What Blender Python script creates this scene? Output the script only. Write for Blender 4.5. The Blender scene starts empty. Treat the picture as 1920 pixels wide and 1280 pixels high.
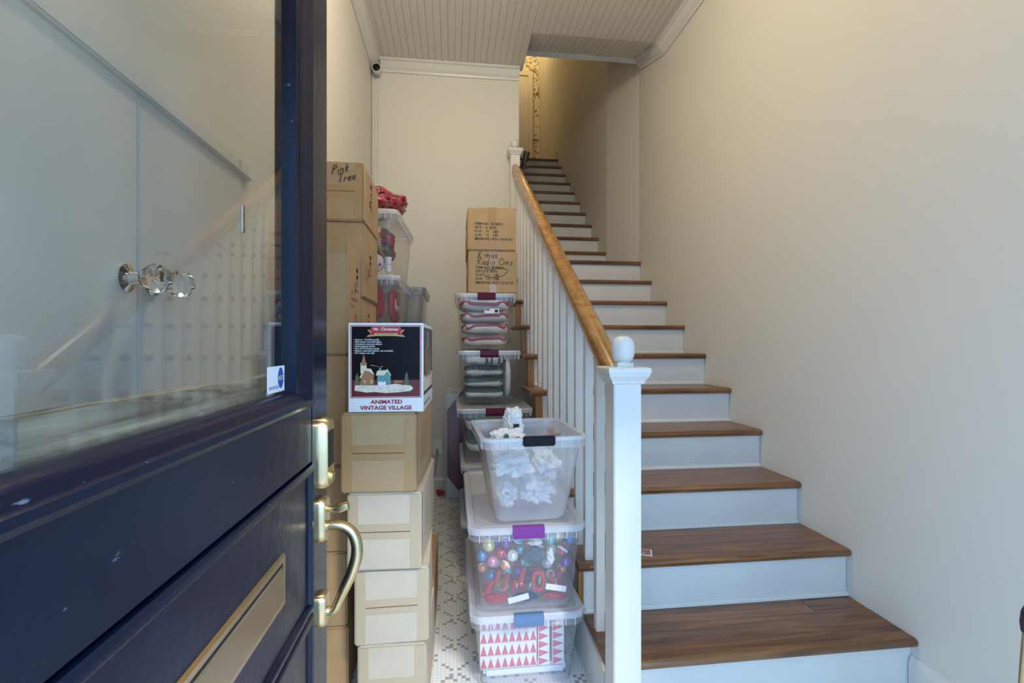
import bpy, bmesh, math, random
from mathutils import Vector, Matrix, noise
random.seed(7)
PI = math.pi
# ------------------------------------------------------------------ camera
FPX = 905.0
YAW = math.atan(110 / FPX)
S = bpy.context.scene
C = S.collection
cam = bpy.data.cameras.new('camera'); cam.sensor_width = 36; cam.lens = 36 * FPX / 1920
cam.shift_y = 5 / 1920; cam.clip_start = 0.02
co = bpy.data.objects.new('camera', cam); C.objects.link(co)
co.location = (0, 0, 0); co.rotation_euler = (PI / 2, 0, -YAW)
S.camera = co
# ------------------------------------------------------------------ light
S.view_settings.view_transform = 'Standard'; S.view_settings.look = 'None'
S.view_settings.gamma = 1; S.view_settings.use_curve_mapping = False
S.view_settings.exposure = 0.27
W = bpy.data.worlds.new('sky'); S.world = W; W.use_nodes = True
bg = W.node_tree.nodes['Background']; bg.inputs[0].default_value = (0.34, 0.61, 1.0, 1); bg.inputs[1].default_value = 3.9
sun = bpy.data.lights.new('sun', 'SUN'); sun.energy = 1.6; sun.angle = math.radians(6); sun.color = (1.0, 0.98, 0.94)
so = bpy.data.objects.new('sun', sun); C.objects.link(so); so.location = (0.2, -4, 4)
so.rotation_euler = Vector((-0.42, 1, -0.88)).to_track_quat('-Z', 'Y').to_euler()
pl = bpy.data.lights.new('doorway_portal', 'AREA'); pl.shape = 'RECTANGLE'; pl.size = 1.46; pl.size_y = 2.1
pl.cycles.is_portal = True
po = bpy.data.objects.new('doorway_portal', pl); C.objects.link(po); po.location = (0.42, -0.13, -0.12)
po.rotation_euler = (PI / 2, 0, 0)

FL = -1.178; CE = 2.22
XL, XR, YB, YF = -0.634, 1.55, 3.89, 0.06

# ------------------------------------------------------------------ materials
MATS = {}
def mat(name, col, rough=0.5, metal=0, spec=0.5, coat=0, bump=0, bscale=60, var=0, vscale=8, emit=None):
    if name in MATS: return MATS[name]
    m = bpy.data.materials.new(name); m.use_nodes = True; nt = m.node_tree; N = nt.nodes; L = nt.links
    b = N['Principled BSDF']
    b.inputs['Base Color'].default_value = (*col, 1); b.inputs['Roughness'].default_value = rough
    b.inputs['Metallic'].default_value = metal; b.inputs['Specular IOR Level'].default_value = spec
    b.inputs['Coat Weight'].default_value = coat; b.inputs['Coat Roughness'].default_value = 0.12
    if emit: b.inputs['Emission Color'].default_value = (*col, 1); b.inputs['Emission Strength'].default_value = emit
    tc = N.new('ShaderNodeTexCoord')
    if var:
        n = N.new('ShaderNodeTexNoise'); n.inputs['Scale'].default_value = vscale; n.inputs['Detail'].default_value = 5
        L.new(tc.outputs['Object'], n.inputs['Vector'])
        r = N.new('ShaderNodeMapRange'); r.inputs['From Min'].default_value = .3; r.inputs['From Max'].default_value = .7
        r.inputs['To Min'].default_value = 1 - var; r.inputs['To Max'].default_value = 1 + var
        L.new(n.outputs['Fac'], r.inputs['Value'])
        h = N.new('ShaderNodeHueSaturation'); h.inputs['Color'].default_value = (*col, 1)
        L.new(r.outputs['Result'], h.inputs['Value']); L.new(h.outputs['Color'], b.inputs['Base Color'])
    if bump:
        n = N.new('ShaderNodeTexNoise'); n.inputs['Scale'].default_value = bscale; n.inputs['Detail'].default_value = 4
        L.new(tc.outputs['Object'], n.inputs['Vector'])
        bp = N.new('ShaderNodeBump'); bp.inputs['Strength'].default_value = bump; bp.inputs['Distance'].default_value = .01
        L.new(n.outputs['Fac'], bp.inputs['Height']); L.new(bp.outputs['Normal'], b.inputs['Normal'])
    MATS[name] = m
    return m

def wood(name, dark, light, axis=0, rough=0.35, scale=1.0, coat=0.2):
    m = mat(name, light, rough, coat=coat)
    nt = m.node_tree; N = nt.nodes; L = nt.links; b = N['Principled BSDF']
    tc = N.new('ShaderNodeTexCoord'); mp = N.new('ShaderNodeMapping')
    s = [26 * scale] * 3; s[axis] = 1.6 * scale
    mp.inputs['Scale'].default_value = s
    oi = N.new('ShaderNodeObjectInfo'); ad = N.new('ShaderNodeVectorMath'); ad.operation = 'ADD'
    ml = N.new('ShaderNodeMath'); ml.operation = 'MULTIPLY'; ml.inputs[1].default_value = 17
    L.new(oi.outputs['Random'], ml.inputs[0]); L.new(tc.outputs['Object'], ad.inputs[0]); L.new(ml.outputs[0], ad.inputs[1])
    L.new(ad.outputs[0], mp.inputs['Vector'])
    n = N.new('ShaderNodeTexNoise'); n.inputs['Scale'].default_value = 1.3; n.inputs['Detail'].default_value = 7
    n.inputs['Roughness'].default_value = .62; n.inputs['Distortion'].default_value = .9
    L.new(mp.outputs[0], n.inputs['Vector'])
    cr = N.new('ShaderNodeValToRGB'); e = cr.color_ramp.elements
    e[0].position = .33; e[0].color = (*dark, 1); e[1].position = .66; e[1].color = (*light, 1)
    L.new(n.outputs['Fac'], cr.inputs[0])
    h = N.new('ShaderNodeHueSaturation'); mr = N.new('ShaderNodeMapRange')
    mr.inputs['To Min'].default_value = .85; mr.inputs['To Max'].default_value = 1.12
    L.new(oi.outputs['Random'], mr.inputs['Value']); L.new(mr.outputs[0], h.inputs['Value'])
    L.new(cr.outputs[0], h.inputs['Color']); L.new(h.outputs[0], b.inputs['Base Color'])
    bp = N.new('ShaderNodeBump'); bp.inputs['Strength'].default_value = .15; bp.inputs['Distance'].default_value = .004
    L.new(n.outputs['Fac'], bp.inputs['Height']); L.new(bp.outputs[0], b.inputs['Normal'])
    return m

def plastic(name, col, clear=0.7, rough=0.2):
    """thin translucent polypropylene: part lets light straight through, part scatters it, plus a gloss"""
    m = bpy.data.materials.new(name); m.use_nodes = True; nt = m.node_tree; N = nt.nodes; L = nt.links
    N.remove(N['Principled BSDF']); out = N['Material Output']
    t = N.new('ShaderNodeBsdfTransparent'); t.inputs[0].default_value = (.97, .97, .98, 1)
    d = N.new('ShaderNodeBsdfDiffuse'); d.inputs[0].default_value = (*col, 1)
    tr = N.new('ShaderNodeBsdfTranslucent'); tr.inputs[0].default_value = (*col, 1)
    g = N.new('ShaderNodeBsdfGlossy'); g.inputs['Roughness'].default_value = rough
    m1 = N.new('ShaderNodeMixShader'); m1.inputs[0].default_value = .3; L.new(d.outputs[0], m1.inputs[1]); L.new(tr.outputs[0], m1.inputs[2])
    m2 = N.new('ShaderNodeMixShader'); m2.inputs[0].default_value = clear; L.new(m1.outputs[0], m2.inputs[1]); L.new(t.outputs[0], m2.inputs[2])
    m3 = N.new('ShaderNodeMixShader'); L.new(schlick(nt, .04), m3.inputs[0]); L.new(m2.outputs[0], m3.inputs[1]); L.new(g.outputs[0], m3.inputs[2])
    L.new(m3.outputs[0], out.inputs[0])
    MATS[name] = m
    return m

def schlick(nt, f0):
    N = nt.nodes; L = nt.links
    g = N.new('ShaderNodeNewGeometry'); dt = N.new('ShaderNodeVectorMath'); dt.operation = 'DOT_PRODUCT'
    L.new(g.outputs['Incoming'], dt.inputs[0]); L.new(g.outputs['Normal'], dt.inputs[1])
    def mth(op, a, b=None):
        k = N.new('ShaderNodeMath'); k.operation = op
        for i, x in enumerate((a, b)):
            if x is None: continue
            if isinstance(x, (int, float)): k.inputs[i].default_value = x
            else: L.new(x, k.inputs[i])
        return k.outputs[0]
    c = mth('ABSOLUTE', dt.outputs['Value']); o = mth('SUBTRACT', 1.0, c); p = mth('POWER', o, 5.0)
    return mth('ADD', mth('MULTIPLY', p, 1 - f0), f0)

def glass_mat(name, f0=.05):
    m = bpy.data.materials.new(name); m.use_nodes = True; nt = m.node_tree; N = nt.nodes; L = nt.links
    N.remove(N['Principled BSDF']); out = N['Material Output']
    t = N.new('ShaderNodeBsdfTransparent'); t.inputs[0].default_value = (.95, .97, .96, 1)
    g = N.new('ShaderNodeBsdfGlossy'); g.inputs['Roughness'].default_value = 0.0
    x = N.new('ShaderNodeMixShader'); L.new(schlick(nt, f0), x.inputs[0]); L.new(t.outputs[0], x.inputs[1]); L.new(g.outputs[0], x.inputs[2])
    L.new(x.outputs[0], out.inputs[0]); MATS[name] = m
    return m

def mosaic(name):
    m = mat(name, (.8, .8, .76), .35); nt = m.node_tree; N = nt.nodes; L = nt.links; b = N['Principled BSDF']
    tc = N.new('ShaderNodeTexCoord'); sp = N.new('ShaderNodeSeparateXYZ'); L.new(tc.outputs['Object'], sp.inputs[0])
    def mt(op, a, c=None):
        k = N.new('ShaderNodeMath'); k.operation = op
        for i, x in enumerate((a, c)):
            if x is None: continue
            if isinstance(x, (int, float)): k.inputs[i].default_value = x
            else: L.new(x, k.inputs[i])
        return k.outputs[0]
    s = .0145
    X = mt('DIVIDE', sp.outputs[0], s); Y = mt('DIVIDE', sp.outputs[1], s)
    ix = mt('FLOOR', X); iy = mt('FLOOR', Y)
    fx = mt('ABSOLUTE', mt('SUBTRACT', mt('FRACT', X), .5)); fy = mt('ABSOLUTE', mt('SUBTRACT', mt('FRACT', Y), .5))
    grout = mt('GREATER_THAN', mt('MAXIMUM', fx, fy), .44)
    P = 12
    def line(a): return mt('LESS_THAN', mt('FLOORED_MODULO', a, P), .5)
    p1 = line(mt('ADD', ix, iy)); p2 = line(mt('SUBTRACT', ix, iy))
    q1 = mt('LESS_THAN', mt('FLOORED_MODULO', mt('ADD', mt('ADD', ix, iy), 3), P), .5)
    lat = mt('MAXIMUM', p1, p2)
    dash = mt('GREATER_THAN', mt('FLOORED_MODULO', ix, 4), .5)
    lat = mt('MULTIPLY', lat, dash)
    lat = mt('MAXIMUM', lat, mt('MULTIPLY', q1, mt('LESS_THAN', mt('FLOORED_MODULO', mt('SUBTRACT', ix, iy), P), 3.5)))
    mx = N.new('ShaderNodeMix'); mx.data_type = 'RGBA'
    mx.inputs[6].default_value = (.88, .87, .83, 1); mx.inputs[7].default_value = (.40, .38, .34, 1); L.new(lat, mx.inputs[0])
    m2 = N.new('ShaderNodeMix'); m2.data_type = 'RGBA'; L.new(mx.outputs[2], m2.inputs[6]); m2.inputs[7].default_value = (.66, .64, .60, 1)
    L.new(grout, m2.inputs[0]); L.new(m2.outputs[2], b.inputs['Base Color'])
    return m

def tartan(name):
    m = mat(name, (.5, .03, .03), .8); nt = m.node_tree; N = nt.nodes; L = nt.links; b = N['Principled BSDF']
    tc = N.new('ShaderNodeTexCoord'); prev = None
    base = (.48, .025, .03, 1)
    for ax, (sc, thr, col) in enumerate([(55, .72, (.03, .06, .05, 1)), (55, .72, (.03, .05, .05, 1)), (27, .94, (.7, .62, .35, 1)), (27, .94, (.1, .3, .12, 1))]):
        w = N.new('ShaderNodeTexWave'); w.inputs['Scale'].default_value = sc / 11; w.bands_direction = 'X' if ax % 2 == 0 else 'Z'
        L.new(tc.outputs['Object'], w.inputs['Vector'])
        g = N.new('ShaderNodeMath'); g.operation = 'GREATER_THAN'; g.inputs[1].default_value = thr; L.new(w.outputs['Fac'], g.inputs[0])
        x = N.new('ShaderNodeMix'); x.data_type = 'RGBA'; x.inputs[7].default_value = col
        if prev: L.new(prev, x.inputs[6])
        else: x.inputs[6].default_value = base
        f = N.new('ShaderNodeMath'); f.operation = 'MULTIPLY'; f.inputs[1].default_value = .7; L.new(g.outputs[0], f.inputs[0])
        L.new(f.outputs[0], x.inputs[0]); prev = x.outputs[2]
    L.new(prev, b.inputs['Base Color'])
    return m

def wallpaper(name):
    m = mat(name, (.75, .7, .55), .7); nt = m.node_tree; N = nt.nodes; L = nt.links; b = N['Principled BSDF']
    tc = N.new('ShaderNodeTexCoord')
    n = N.new('ShaderNodeTexNoise'); n.inputs['Scale'].default_value = 9; n.inputs['Detail'].default_value = 6; n.inputs['Distortion'].default_value = 2.5
    L.new(tc.outputs['Object'], n.inputs['Vector'])
    cr = N.new('ShaderNodeValToRGB'); e = cr.color_ramp.elements
    e[0].position = .545; e[0].color = (.76, .71, .56, 1); e[1].position = .57; e[1].color = (.26, .18, .07, 1)
    L.new(n.outputs['Fac'], cr.inputs[0]); L.new(cr.outputs[0], b.inputs['Base Color'])
    return m

WALL = mat('wall_paint', (.72, .685, .605), .55, bump=.05, bscale=40)
WHITE = mat('white_paint', (.70, .68, .63), .35, var=.03, vscale=5)
CEILP = mat('ceiling_paint', (.70, .66, .58), .45)
TREAD = wood('oak_tread', (.10, .036, .012), (.30, .135, .05), 0)
OAK = wood('oak_side', (.26, .11, .025), (.45, .22, .06), 2)
RAILW = wood('oak_rail', (.30, .12, .022), (.50, .25, .065), 1, rough=.22, coat=.6)
DOORP = mat('door_paint', (.002, .006, .022), .27, spec=.35, bump=.10, bscale=30)
nt = DOORP.node_tree; b_ = nt.nodes['Principled BSDF']; tc_ = nt.nodes.new('ShaderNodeTexCoord')   # paint chips and scuffs
mp_ = nt.nodes.new('ShaderNodeMapping'); mp_.inputs['Scale'].default_value = (60, 26, 60); nz = nt.nodes.new('ShaderNodeTexNoise'); nz.inputs['Scale'].default_value = 1; nz.inputs['Detail'].default_value = 3
nt.links.new(tc_.outputs['Object'], mp_.inputs[0]); nt.links.new(mp_.outputs[0], nz.inputs['Vector'])
cr_ = nt.nodes.new('ShaderNodeValToRGB'); cr_.color_ramp.elements[0].position = .73; cr_.color_ramp.elements[0].color = (.002, .006, .022, 1)
cr_.color_ramp.elements[1].position = .79; cr_.color_ramp.elements[1].color = (.16, .20, .28, 1)
nt.links.new(nz.outputs['Fac'], cr_.inputs[0]); nt.links.new(cr_.outputs[0], b_.inputs['Base Color'])
BRASS = mat('aged_brass', (.66, .53, .30), .28, metal=1, bump=.05)
CARD = mat('cardboard', (.47, .305, .155), .8, var=.06, vscale=12)
CARDP = mat('cardboard_pale', (.58, .48, .355), .8, var=.05, vscale=12)
CARDD = mat('cardboard_seam', (.16, .09, .04), .9)
TAPE = mat('parcel_tape', (.45, .27, .115), .25, coat=.3)
TAPEP = mat('parcel_tape_pale', (.52, .40, .26), .3, coat=.3)
INK = mat('ink', (.02, .015, .012), .6)
INKB = mat('faded_ink', (.07, .04, .022), .7)
CLEAR = plastic('clear_plastic', (.95, .95, .96), .93)
MILKY = plastic('milky_plastic', (.96, .97, .99), .85)
MILKW = plastic('open_bin_plastic', (.97, .97, .99), .70)
RIMP = plastic('rim_plastic', (.95, .95, .97), .30)
LIDP = plastic('lid_plastic', (.95, .96, .98), .42)
GREYP = plastic('grey_plastic', (.42, .42, .40), .5)
MAROON = mat('maroon_latch', (.10, .008, .028), .3, spec=.12)
PURPLE = mat('purple_latch', (.22, .05, .26), .25, spec=.12)
BLACKP = mat('black_plastic', (.012, .012, .015), .35, spec=.12)
CLOTHW = mat('white_cloth', (.80, .76, .68), .9, bump=.35, bscale=28)
CLOTHR = mat('red_cloth', (.42, .045, .06), .9, bump=.2)
CLOTHG = mat('green_cloth', (.075, .16, .12), .9, bump=.2)
NAVY = mat('navy_cloth', (.03, .045, .10), .9)
TISSUE = mat('white_tissue', (.85, .86, .88), .5, bump=.5, bscale=35)
REDP = mat('print_red', (.35, .02, .035), .4, spec=.12)
PINKP = mat('print_pink', (.68, .13, .19), .5)
WHITEP = mat('print_white', (.85, .83, .82), .35)
BLACKPR = mat('print_black', (.010, .008, .010), .3, spec=.12)
GLASS = glass_mat('pane_glass', .085)
CRYSTAL = mat('crystal', (.95, .96, .97), .02); CRYSTAL.node_tree.nodes['Principled BSDF'].inputs['Transmission Weight'].default_value = 1
CHROME = mat('chrome', (.8, .8, .8), .12, metal=1)
PLANKM = wood('weathered_wood', (.17, .12, .07), (.80, .71, .55), 1, rough=.8, coat=0)
MOSAIC = mosaic('mosaic_tile'); TART = tartan('tartan'); WPAPER = wallpaper('floral_wallpaper')

# ------------------------------------------------------------------ geometry helpers
class MB:
    def __init__(s): s.v = []; s.f = []; s.mi = []
    def add(s, vs, fs, mi=0):
        o = len(s.v); s.v += [tuple(p) for p in vs]; s.f += [tuple(i + o for i in f) for f in fs]; s.mi += [mi] * len(fs); return s
    def box(s, x0, x1, y0, y1, z0, z1, mi=0):
        return s.add([(x0, y0, z0), (x1, y0, z0), (x1, y1, z0), (x0, y1, z0), (x0, y0, z1), (x1, y0, z1), (x1, y1, z1), (x0, y1, z1)],
                     [(0, 3, 2, 1), (4, 5, 6, 7), (0, 1, 5, 4), (1, 2, 6, 5), (2, 3, 7, 6), (3, 0, 4, 7)], mi)
    def loft(s, rings, cap0=True, cap1=True, mi=0, closed=True):
        n = len(rings[0]); vs = [p for r in rings for p in r]; fs = []
        for i in range(len(rings) - 1):
            for j in range(n if closed else n - 1):
                k = (j + 1) % n; fs.append((i * n + j, i * n + k, (i + 1) * n + k, (i + 1) * n + j))
        if cap0: fs.append(tuple(range(n - 1, -1, -1)))
        if cap1: fs.append(tuple((len(rings) - 1) * n + j for j in range(n)))
        return s.add(vs, fs, mi)
    def prism(s, poly, fn, a, b, mi=0):
        """poly of 2D points; fn(p, t) -> 3D point"""
        return s.loft([[fn(p, a) for p in poly], [fn(p, b) for p in poly]], mi=mi)
    def lathe(s, prof, c=(0, 0, 0), axis='z', n=24, mi=0):
        rings = []
        for r, h in prof:
            ring = []
            for k in range(n):
                a = 2 * PI * k / n; x, y = r * math.cos(a), r * math.sin(a)
                p = {'z': (x, y, h), 'y': (x, h, y), 'x': (h, x, y)}[axis]
                ring.append((p[0] + c[0], p[1] + c[1], p[2] + c[2]))
            rings.append(ring)
        return s.loft(rings, mi=mi)
    def tube(s, pts, r, n=8, mi=0, flat=None):
        pts = [Vector(p) for p in pts]; rings = []
        for i, p in enumerate(pts):
            t = (pts[min(i + 1, len(pts) - 1)] - pts[max(i - 1, 0)]).normalized()
            up = Vector((.13, .97, .2)) if abs(t.y) < .8 else Vector((0, 0, 1))
            a = t.cross(up).normalized(); b = a.cross(t).normalized()
            rr = r[i] if isinstance(r, (list, tuple)) else r
            rings.append([p + (a * math.cos(2 * PI * k / n) + b * math.sin(2 * PI * k / n)) * rr for k in range(n)])
        return s.loft(rings, mi=mi)
    def build(s, name, m, parent=None, loc=None, smooth=False, bevel=0):
        me = bpy.data.meshes.new(name); me.from_pydata(s.v, [], s.f)
        for x in (m if isinstance(m, (list, tuple)) else [m]): me.materials.append(x)
        me.polygons.foreach_set('material_index', s.mi)
        bm = bmesh.new(); bm.from_mesh(me)
        bmesh.ops.recalc_face_normals(bm, faces=bm.faces)
        if bevel: bmesh.ops.bevel(bm, geom=list(bm.edges), offset=bevel, segments=2, affect='EDGES', clamp_overlap=True)
        bm.to_mesh(me); bm.free()
        if smooth:
            me.shade_smooth()
            try: me.set_sharp_from_angle(angle=math.radians(40))
            except Exception: pass
        o = bpy.data.objects.new(name, me); C.objects.link(o)
        if parent: o.parent = parent
        if loc: o.location = loc
        return o

def bx(name, m, b, parent=None, bevel=0): return MB().box(*b).build(name, m, parent, bevel=bevel)
def empty(name, loc=(0, 0, 0), yaw=0):
    o = bpy.data.objects.new(name, None); C.objects.link(o); o.location = loc; o.rotation_euler = (0, 0, math.radians(yaw)); o.empty_display_size = .05
    return o
def tag(o, label, cat, group=None):
    o['label'] = label; o['category'] = cat
    if group: o['group'] = group
    return o
def struct(o, label=None, cat=None):
    o['kind'] = 'structure'
    if label: o['label'] = label
    if cat: o['category'] = cat
    return o
def text(body, size, m, parent, loc, rot=(PI / 2, 0, 0), align='LEFT', name='lettering', sx=1.0, bold=0, space=1.0):
    cu = bpy.data.curves.new(name, 'FONT'); cu.body = body; cu.size = size; cu.align_x = align; cu.offset = bold; cu.space_character = space
    cu.resolution_u = 3
    t = bpy.data.objects.new('tmp', cu); me = bpy.data.meshes.new_from_object(t); bpy.data.objects.remove(t)
    me.name = name; me.materials.clear(); me.materials.append(m)
    for p in me.polygons: p.material_index = 0
    o = bpy.data.objects.new(name, me); C.objects.link(o); o.parent = parent; o.location = loc; o.rotation_euler = rot; o.scale = (sx, 1, 1)
    return o
def hand(strokes, m, parent, fn, r=.0016, name='handwriting'):
    b = MB()
    for st in strokes:
        pts = []
        P = [Vector((x, y, 0)) for x, y in st]
        for i in range(len(P) - 1):
            for k in range(3):
                t = k / 3
                p0 = P[max(i - 1, 0)]; p1 = P[i]; p2 = P[i + 1]; p3 = P[min(i + 2, len(P) - 1)]
                q = .5 * ((2 * p1) + (p2 - p0) * t + (2 * p0 - 5 * p1 + 4 * p2 - p3) * t * t + (3 * p1 - p0 - 3 * p2 + p3) * t ** 3)
                pts.append(fn(q.x, q.y))
        pts.append(fn(P[-1].x, P[-1].y)); b.tube(pts, r, 5)
    return b.build(name, m, parent)
# stroke letters on a unit-high grid, (width, strokes)
GL = {
 'P': (.6, [[(.1, 0), (.15, .5), (.2, 1)], [(.2, .95), (.5, .95), (.55, .7), (.2, .5)]]),
 'i': (.25, [[(.1, 0), (.13, .45)], [(.15, .62), (.16, .66)]]),
 'n': (.45, [[(.05, 0), (.08, .45)], [(.08, .35), (.25, .45), (.33, .3), (.35, 0)]]),
 'k': (.45, [[(.08, 0), (.12, .9)], [(.4, .5), (.12, .25), (.42, 0)]]),
 'T': (.6, [[(.3, 0), (.33, .95)], [(0, .9), (.3, .97), (.65, 1)]]),
 'r': (.38, [[(.05, 0), (.08, .45)], [(.08, .3), (.2, .45), (.35, .42)]]),
 'e': (.42, [[(.05, .22), (.35, .28), (.3, .45), (.1, .42), (.05, .15), (.2, 0), (.4, .08)]]),
 'X': (.6, [[(0, 0), (.5, .9)], [(.05, .85), (.5, 0)]]), '-': (.35, [[(.03, .4), (.28, .42)]]),
 'm': (.65, [[(.03, 0), (.06, .42)], [(.06, .32), (.2, .45), (.27, .3), (.28, 0)], [(.28, .3), (.42, .45), (.5, .3), (.52, 0)]]),
 'a': (.42, [[(.35, .4), (.15, .45), (.05, .2), (.15, 0), (.33, .2), (.35, .42), (.36, .1), (.42, 0)]]),
 's': (.36, [[(.3, .45), (.1, .4), (.12, .28), (.28, .18), (.2, 0), (.03, .04)]]),
 'R': (.62, [[(.08, 0), (.12, .95)], [(.1, .92), (.42, .95), (.48, .65), (.14, .5), (.55, 0)]]),
 'd': (.45, [[(.33, .35), (.12, .42), (.05, .15), (.2, 0), (.34, .2)], [(.38, .95), (.34, .2), (.4, 0)]]),
 'o': (.42, [[(.2, .45), (.05, .25), (.15, 0), (.33, .15), (.3, .4), (.18, .45)]]),
 'O': (.7, [[(.3, .9), (.05, .5), (.2, 0), (.55, .15), (.6, .7), (.35, .92), (.25, .88)]]),
 'C': (.6, [[(.5, .85), (.25, .95), (.05, .5), (.2, .02), (.52, .12)]]),
 'h': (.45, [[(.06, 0), (.1, .95)], [(.08, .3), (.25, .45), (.35, .3), (.36, 0)]]),
 't': (.35, [[(.15, .8), (.13, .1), (.28, 0)], [(0, .5), (.3, .52)]]), ' ': (.35, []),
 'y': (.42, [[(.05, .45), (.1, .15), (.3, .2)], [(.36, .45), (.28, -.1), (.1, -.35), (.02, -.2)]]),
 'M': (.8, [[(.05, 0), (.12, .9), (.35, .2), (.6, .95), (.7, 0)]]), 'J': (.5, [[(.4, .95), (.35, .1), (.15, -.1), (.03, .15)]]),
}
def script(word, h):
    out = []; x = 0
    for ch in word:
        w, st = GL[ch]
        for s_ in st: out.append([((x + px + .12 * py) * h, py * h) for px, py in s_])
        x += w + .08
    return out, x * h

def pix(u, v, Y):
    cx = (u - 960) / FPX; a = cx * math.cos(YAW) + math.sin(YAW); b = -cx * math.sin(YAW) + math.cos(YAW)
    return Vector((a / b * Y, Y, (645 - v) / FPX / b * Y))

# ------------------------------------------------------------------ the setting
struct(bx('floor', MOSAIC, (XL - .1, XR + .1, YF - .2, YB + .1, FL - .05, FL)))
struct(bx('ground', mat('porch_stone', (.42, .42, .41), .8, var=.08), (-8, 9, -16, YF - .2, FL - .2, FL - .1)))
struct(bx('wall_left', WALL, (XL - .12, XL, YF - .12, YB + .12, FL, CE + .3)))
struct(bx('wall_right', WALL, (XR, XR + .12, YF - .12, 3.9, FL, CE + .4)))
struct(bx('wall_back', WALL, (XL, .53, YB, YB + .12, FL, 5.3)))
fw = MB()   # front wall with the doorway the camera stands in
fw.box(XL, -.36, YF - .16, YF, FL, CE + .3); fw.box(1.18, XR, YF - .16, YF, FL, CE + .3); fw.box(-.36, 1.18, YF - .16, YF, .97, CE + .3)
struct(fw.build('wall_front', WALL))
# stairwell beyond the back wall
XS = 1.435; TOPZ = 5.25; YE = 8.0; LAND = 2.546
struct(MB().prism([(XR, 3.902), (XR - .008, 3.93), (1.447, 4.36), (XS, 4.42), (XS, 4.6), (XR + .12, 4.6), (XR + .12, 3.902)], lambda p, t: (p[0], p[1], t), FL, TOPZ).build('wall_stairwell_corner', WALL))
struct(bx('wall_stairwell_right', WALL, (XS, XR + .12, 4.6, YE + .1, FL, TOPZ)))
struct(bx('wall_stairwell_left', WALL, (.42, .53, YB + .12, 6.55, FL, TOPZ)))
struct(bx('wall_landing_end', WPAPER, (-.6, XS, YE, YE + .1, LAND, TOPZ)))
struct(bx('wall_landing_left', WALL, (-.7, -.6, 6.5, YE + .1, LAND, TOPZ)))
struct(bx('wall_landing_front', WALL, (-.6, .42, 6.45, 6.55, LAND, TOPZ)))
struct(bx('floor_landing', TREAD, (-.6, XS, 6.58, YE, LAND - .1, LAND)))
struct(bx('ceiling_stairwell', CEILP, (-.7, XR + .12, 3.86, YE + .1, TOPZ, TOPZ + .05)))
struct(bx('wall_header', WALL, (.53, XR + .12, 3.86, 3.9, 2.375, TOPZ)))
# ceiling of beaded boards
ce = MB(); ce.box(XL, .54, YF, YB, CE + .006, CE + .05); ce.box(.54, XR, YF, 3.42, CE + .006, CE + .05)
ce.prism([(3.40, CE + .006), (3.9, CE + .165), (3.9, CE + .21), (3.40, CE + .05)], lambda p, t: (t, p[0], p[1]), .54, XR)
ce.add([(.54, 3.40, CE + .05), (.54, 3.9, CE), (.54, 3.9, CE + .22), (.54, 3.40, CE)], [(0, 1, 2, 3)])
ceil = struct(ce.build('ceiling', CEILP))
n = 44; w = (XR - XL) / n; shared = {}
for i in range(n):
    x = XL + (i + .5) * w; long = x < .54; key = long
    if key not in shared:
        y1 = YB if long else 3.40
        prof = [(-w / 2 + .0004, .008), (-w / 2 + .0006, .0022), (-w / 2 + .0028, 0), (w / 2 - .0028, 0), (w / 2 - .0006, .0022), (w / 2 - .0004, .008)]
        shared[key] = MB().prism(prof, lambda p, t: (p[0], t, p[1]), YF, y1).build('board', CEILP, ceil).data
        o = bpy.data.objects[-1] if False else None
        for ob in list(ceil.children):
            if ob.data == shared[key]: ob.location = (x, 0, CE)
    else:
        o = bpy.data.objects.new('board', shared[key]); C.objects.link(o); o.parent = ceil; o.location = (x, 0, CE)
    if not long:
        if 'slope' not in shared:
            prof = [(-w / 2 + .0004, .008), (-w / 2 + .0006, .0022), (-w / 2 + .0028, 0), (w / 2 - .0028, 0), (w / 2 - .0006, .0022), (w / 2 - .0004, .008)]
            o = MB().loft([[(p[0], 3.40, p[1]) for p in prof], [(p[0], 3.88, p[1] + .152) for p in prof]]).build('slope_board', CEILP, ceil)
            shared['slope'] = o.data
        else:
            o = bpy.data.objects.new('slope_board', shared['slope']); C.objects.link(o); o.parent = ceil
        o.location = (x, 0, CE)
CROWN = [(0, 0), (0, -.085), (.012, -.085), (.016, -.07), (.03, -.055), (.055, -.02), (.07, -.014), (.07, 0)]
struct(MB().prism(CROWN, lambda p, t: (XL + p[0], t, CE + p[1]), YF, YB).build('trim_1', WHITE))
struct(MB().prism(CROWN, lambda p, t: (t, YB - p[0], CE + p[1]), XL + .07, .53).build('trim_2', WHITE))
struct(MB().loft([[(XR - p[0], y, z + p[1]) for p in CROWN] for y, z in ((YF, CE), (3.40, CE), (3.86, CE + .146))]).build('trim_3', WHITE))
struct(bx('trim_4', WHITE, (.54, XR - .02, 3.835, 3.86, 2.325, 2.385), bevel=.008))
BASE = [(0, 0), (.016, 0), (.016, .095), (.011, .112), (.006, .122), (0, .122)]
struct(MB().prism(BASE, lambda p, t: (t, YB - p[0], FL + p[1]), XL, .47).build('baseboard_back', WHITE))
struct(MB().prism(BASE, lambda p, t: (XL + p[0], t, FL + p[1]), 1.56, YB).build('baseboard_left', WHITE))
struct(MB().prism(BASE, lambda p, t: (XR - p[0], t, FL + p[1]), YF, 1.465).build('baseboard_right', WHITE))
struct(bx('baseboard_landing', WHITE, (XS - .014, XS, 6.58, YE, LAND, LAND + .13)))
# landing door
dr = empty('door_2', (1.12, YE, LAND)); struct(dr)
bx('door_leaf', WHITE, (-.55, .12, -.03, -.002, .005, 1.93), dr)
for a in ((.12, .20, -.045, -.002, 0, 2.01), (-.63, -.55, -.045, -.002, 0, 2.01), (-.55, .12, -.045, -.002, 1.93, 2.01)): bx('casing', WHITE, a, dr, bevel=.004)
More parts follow.
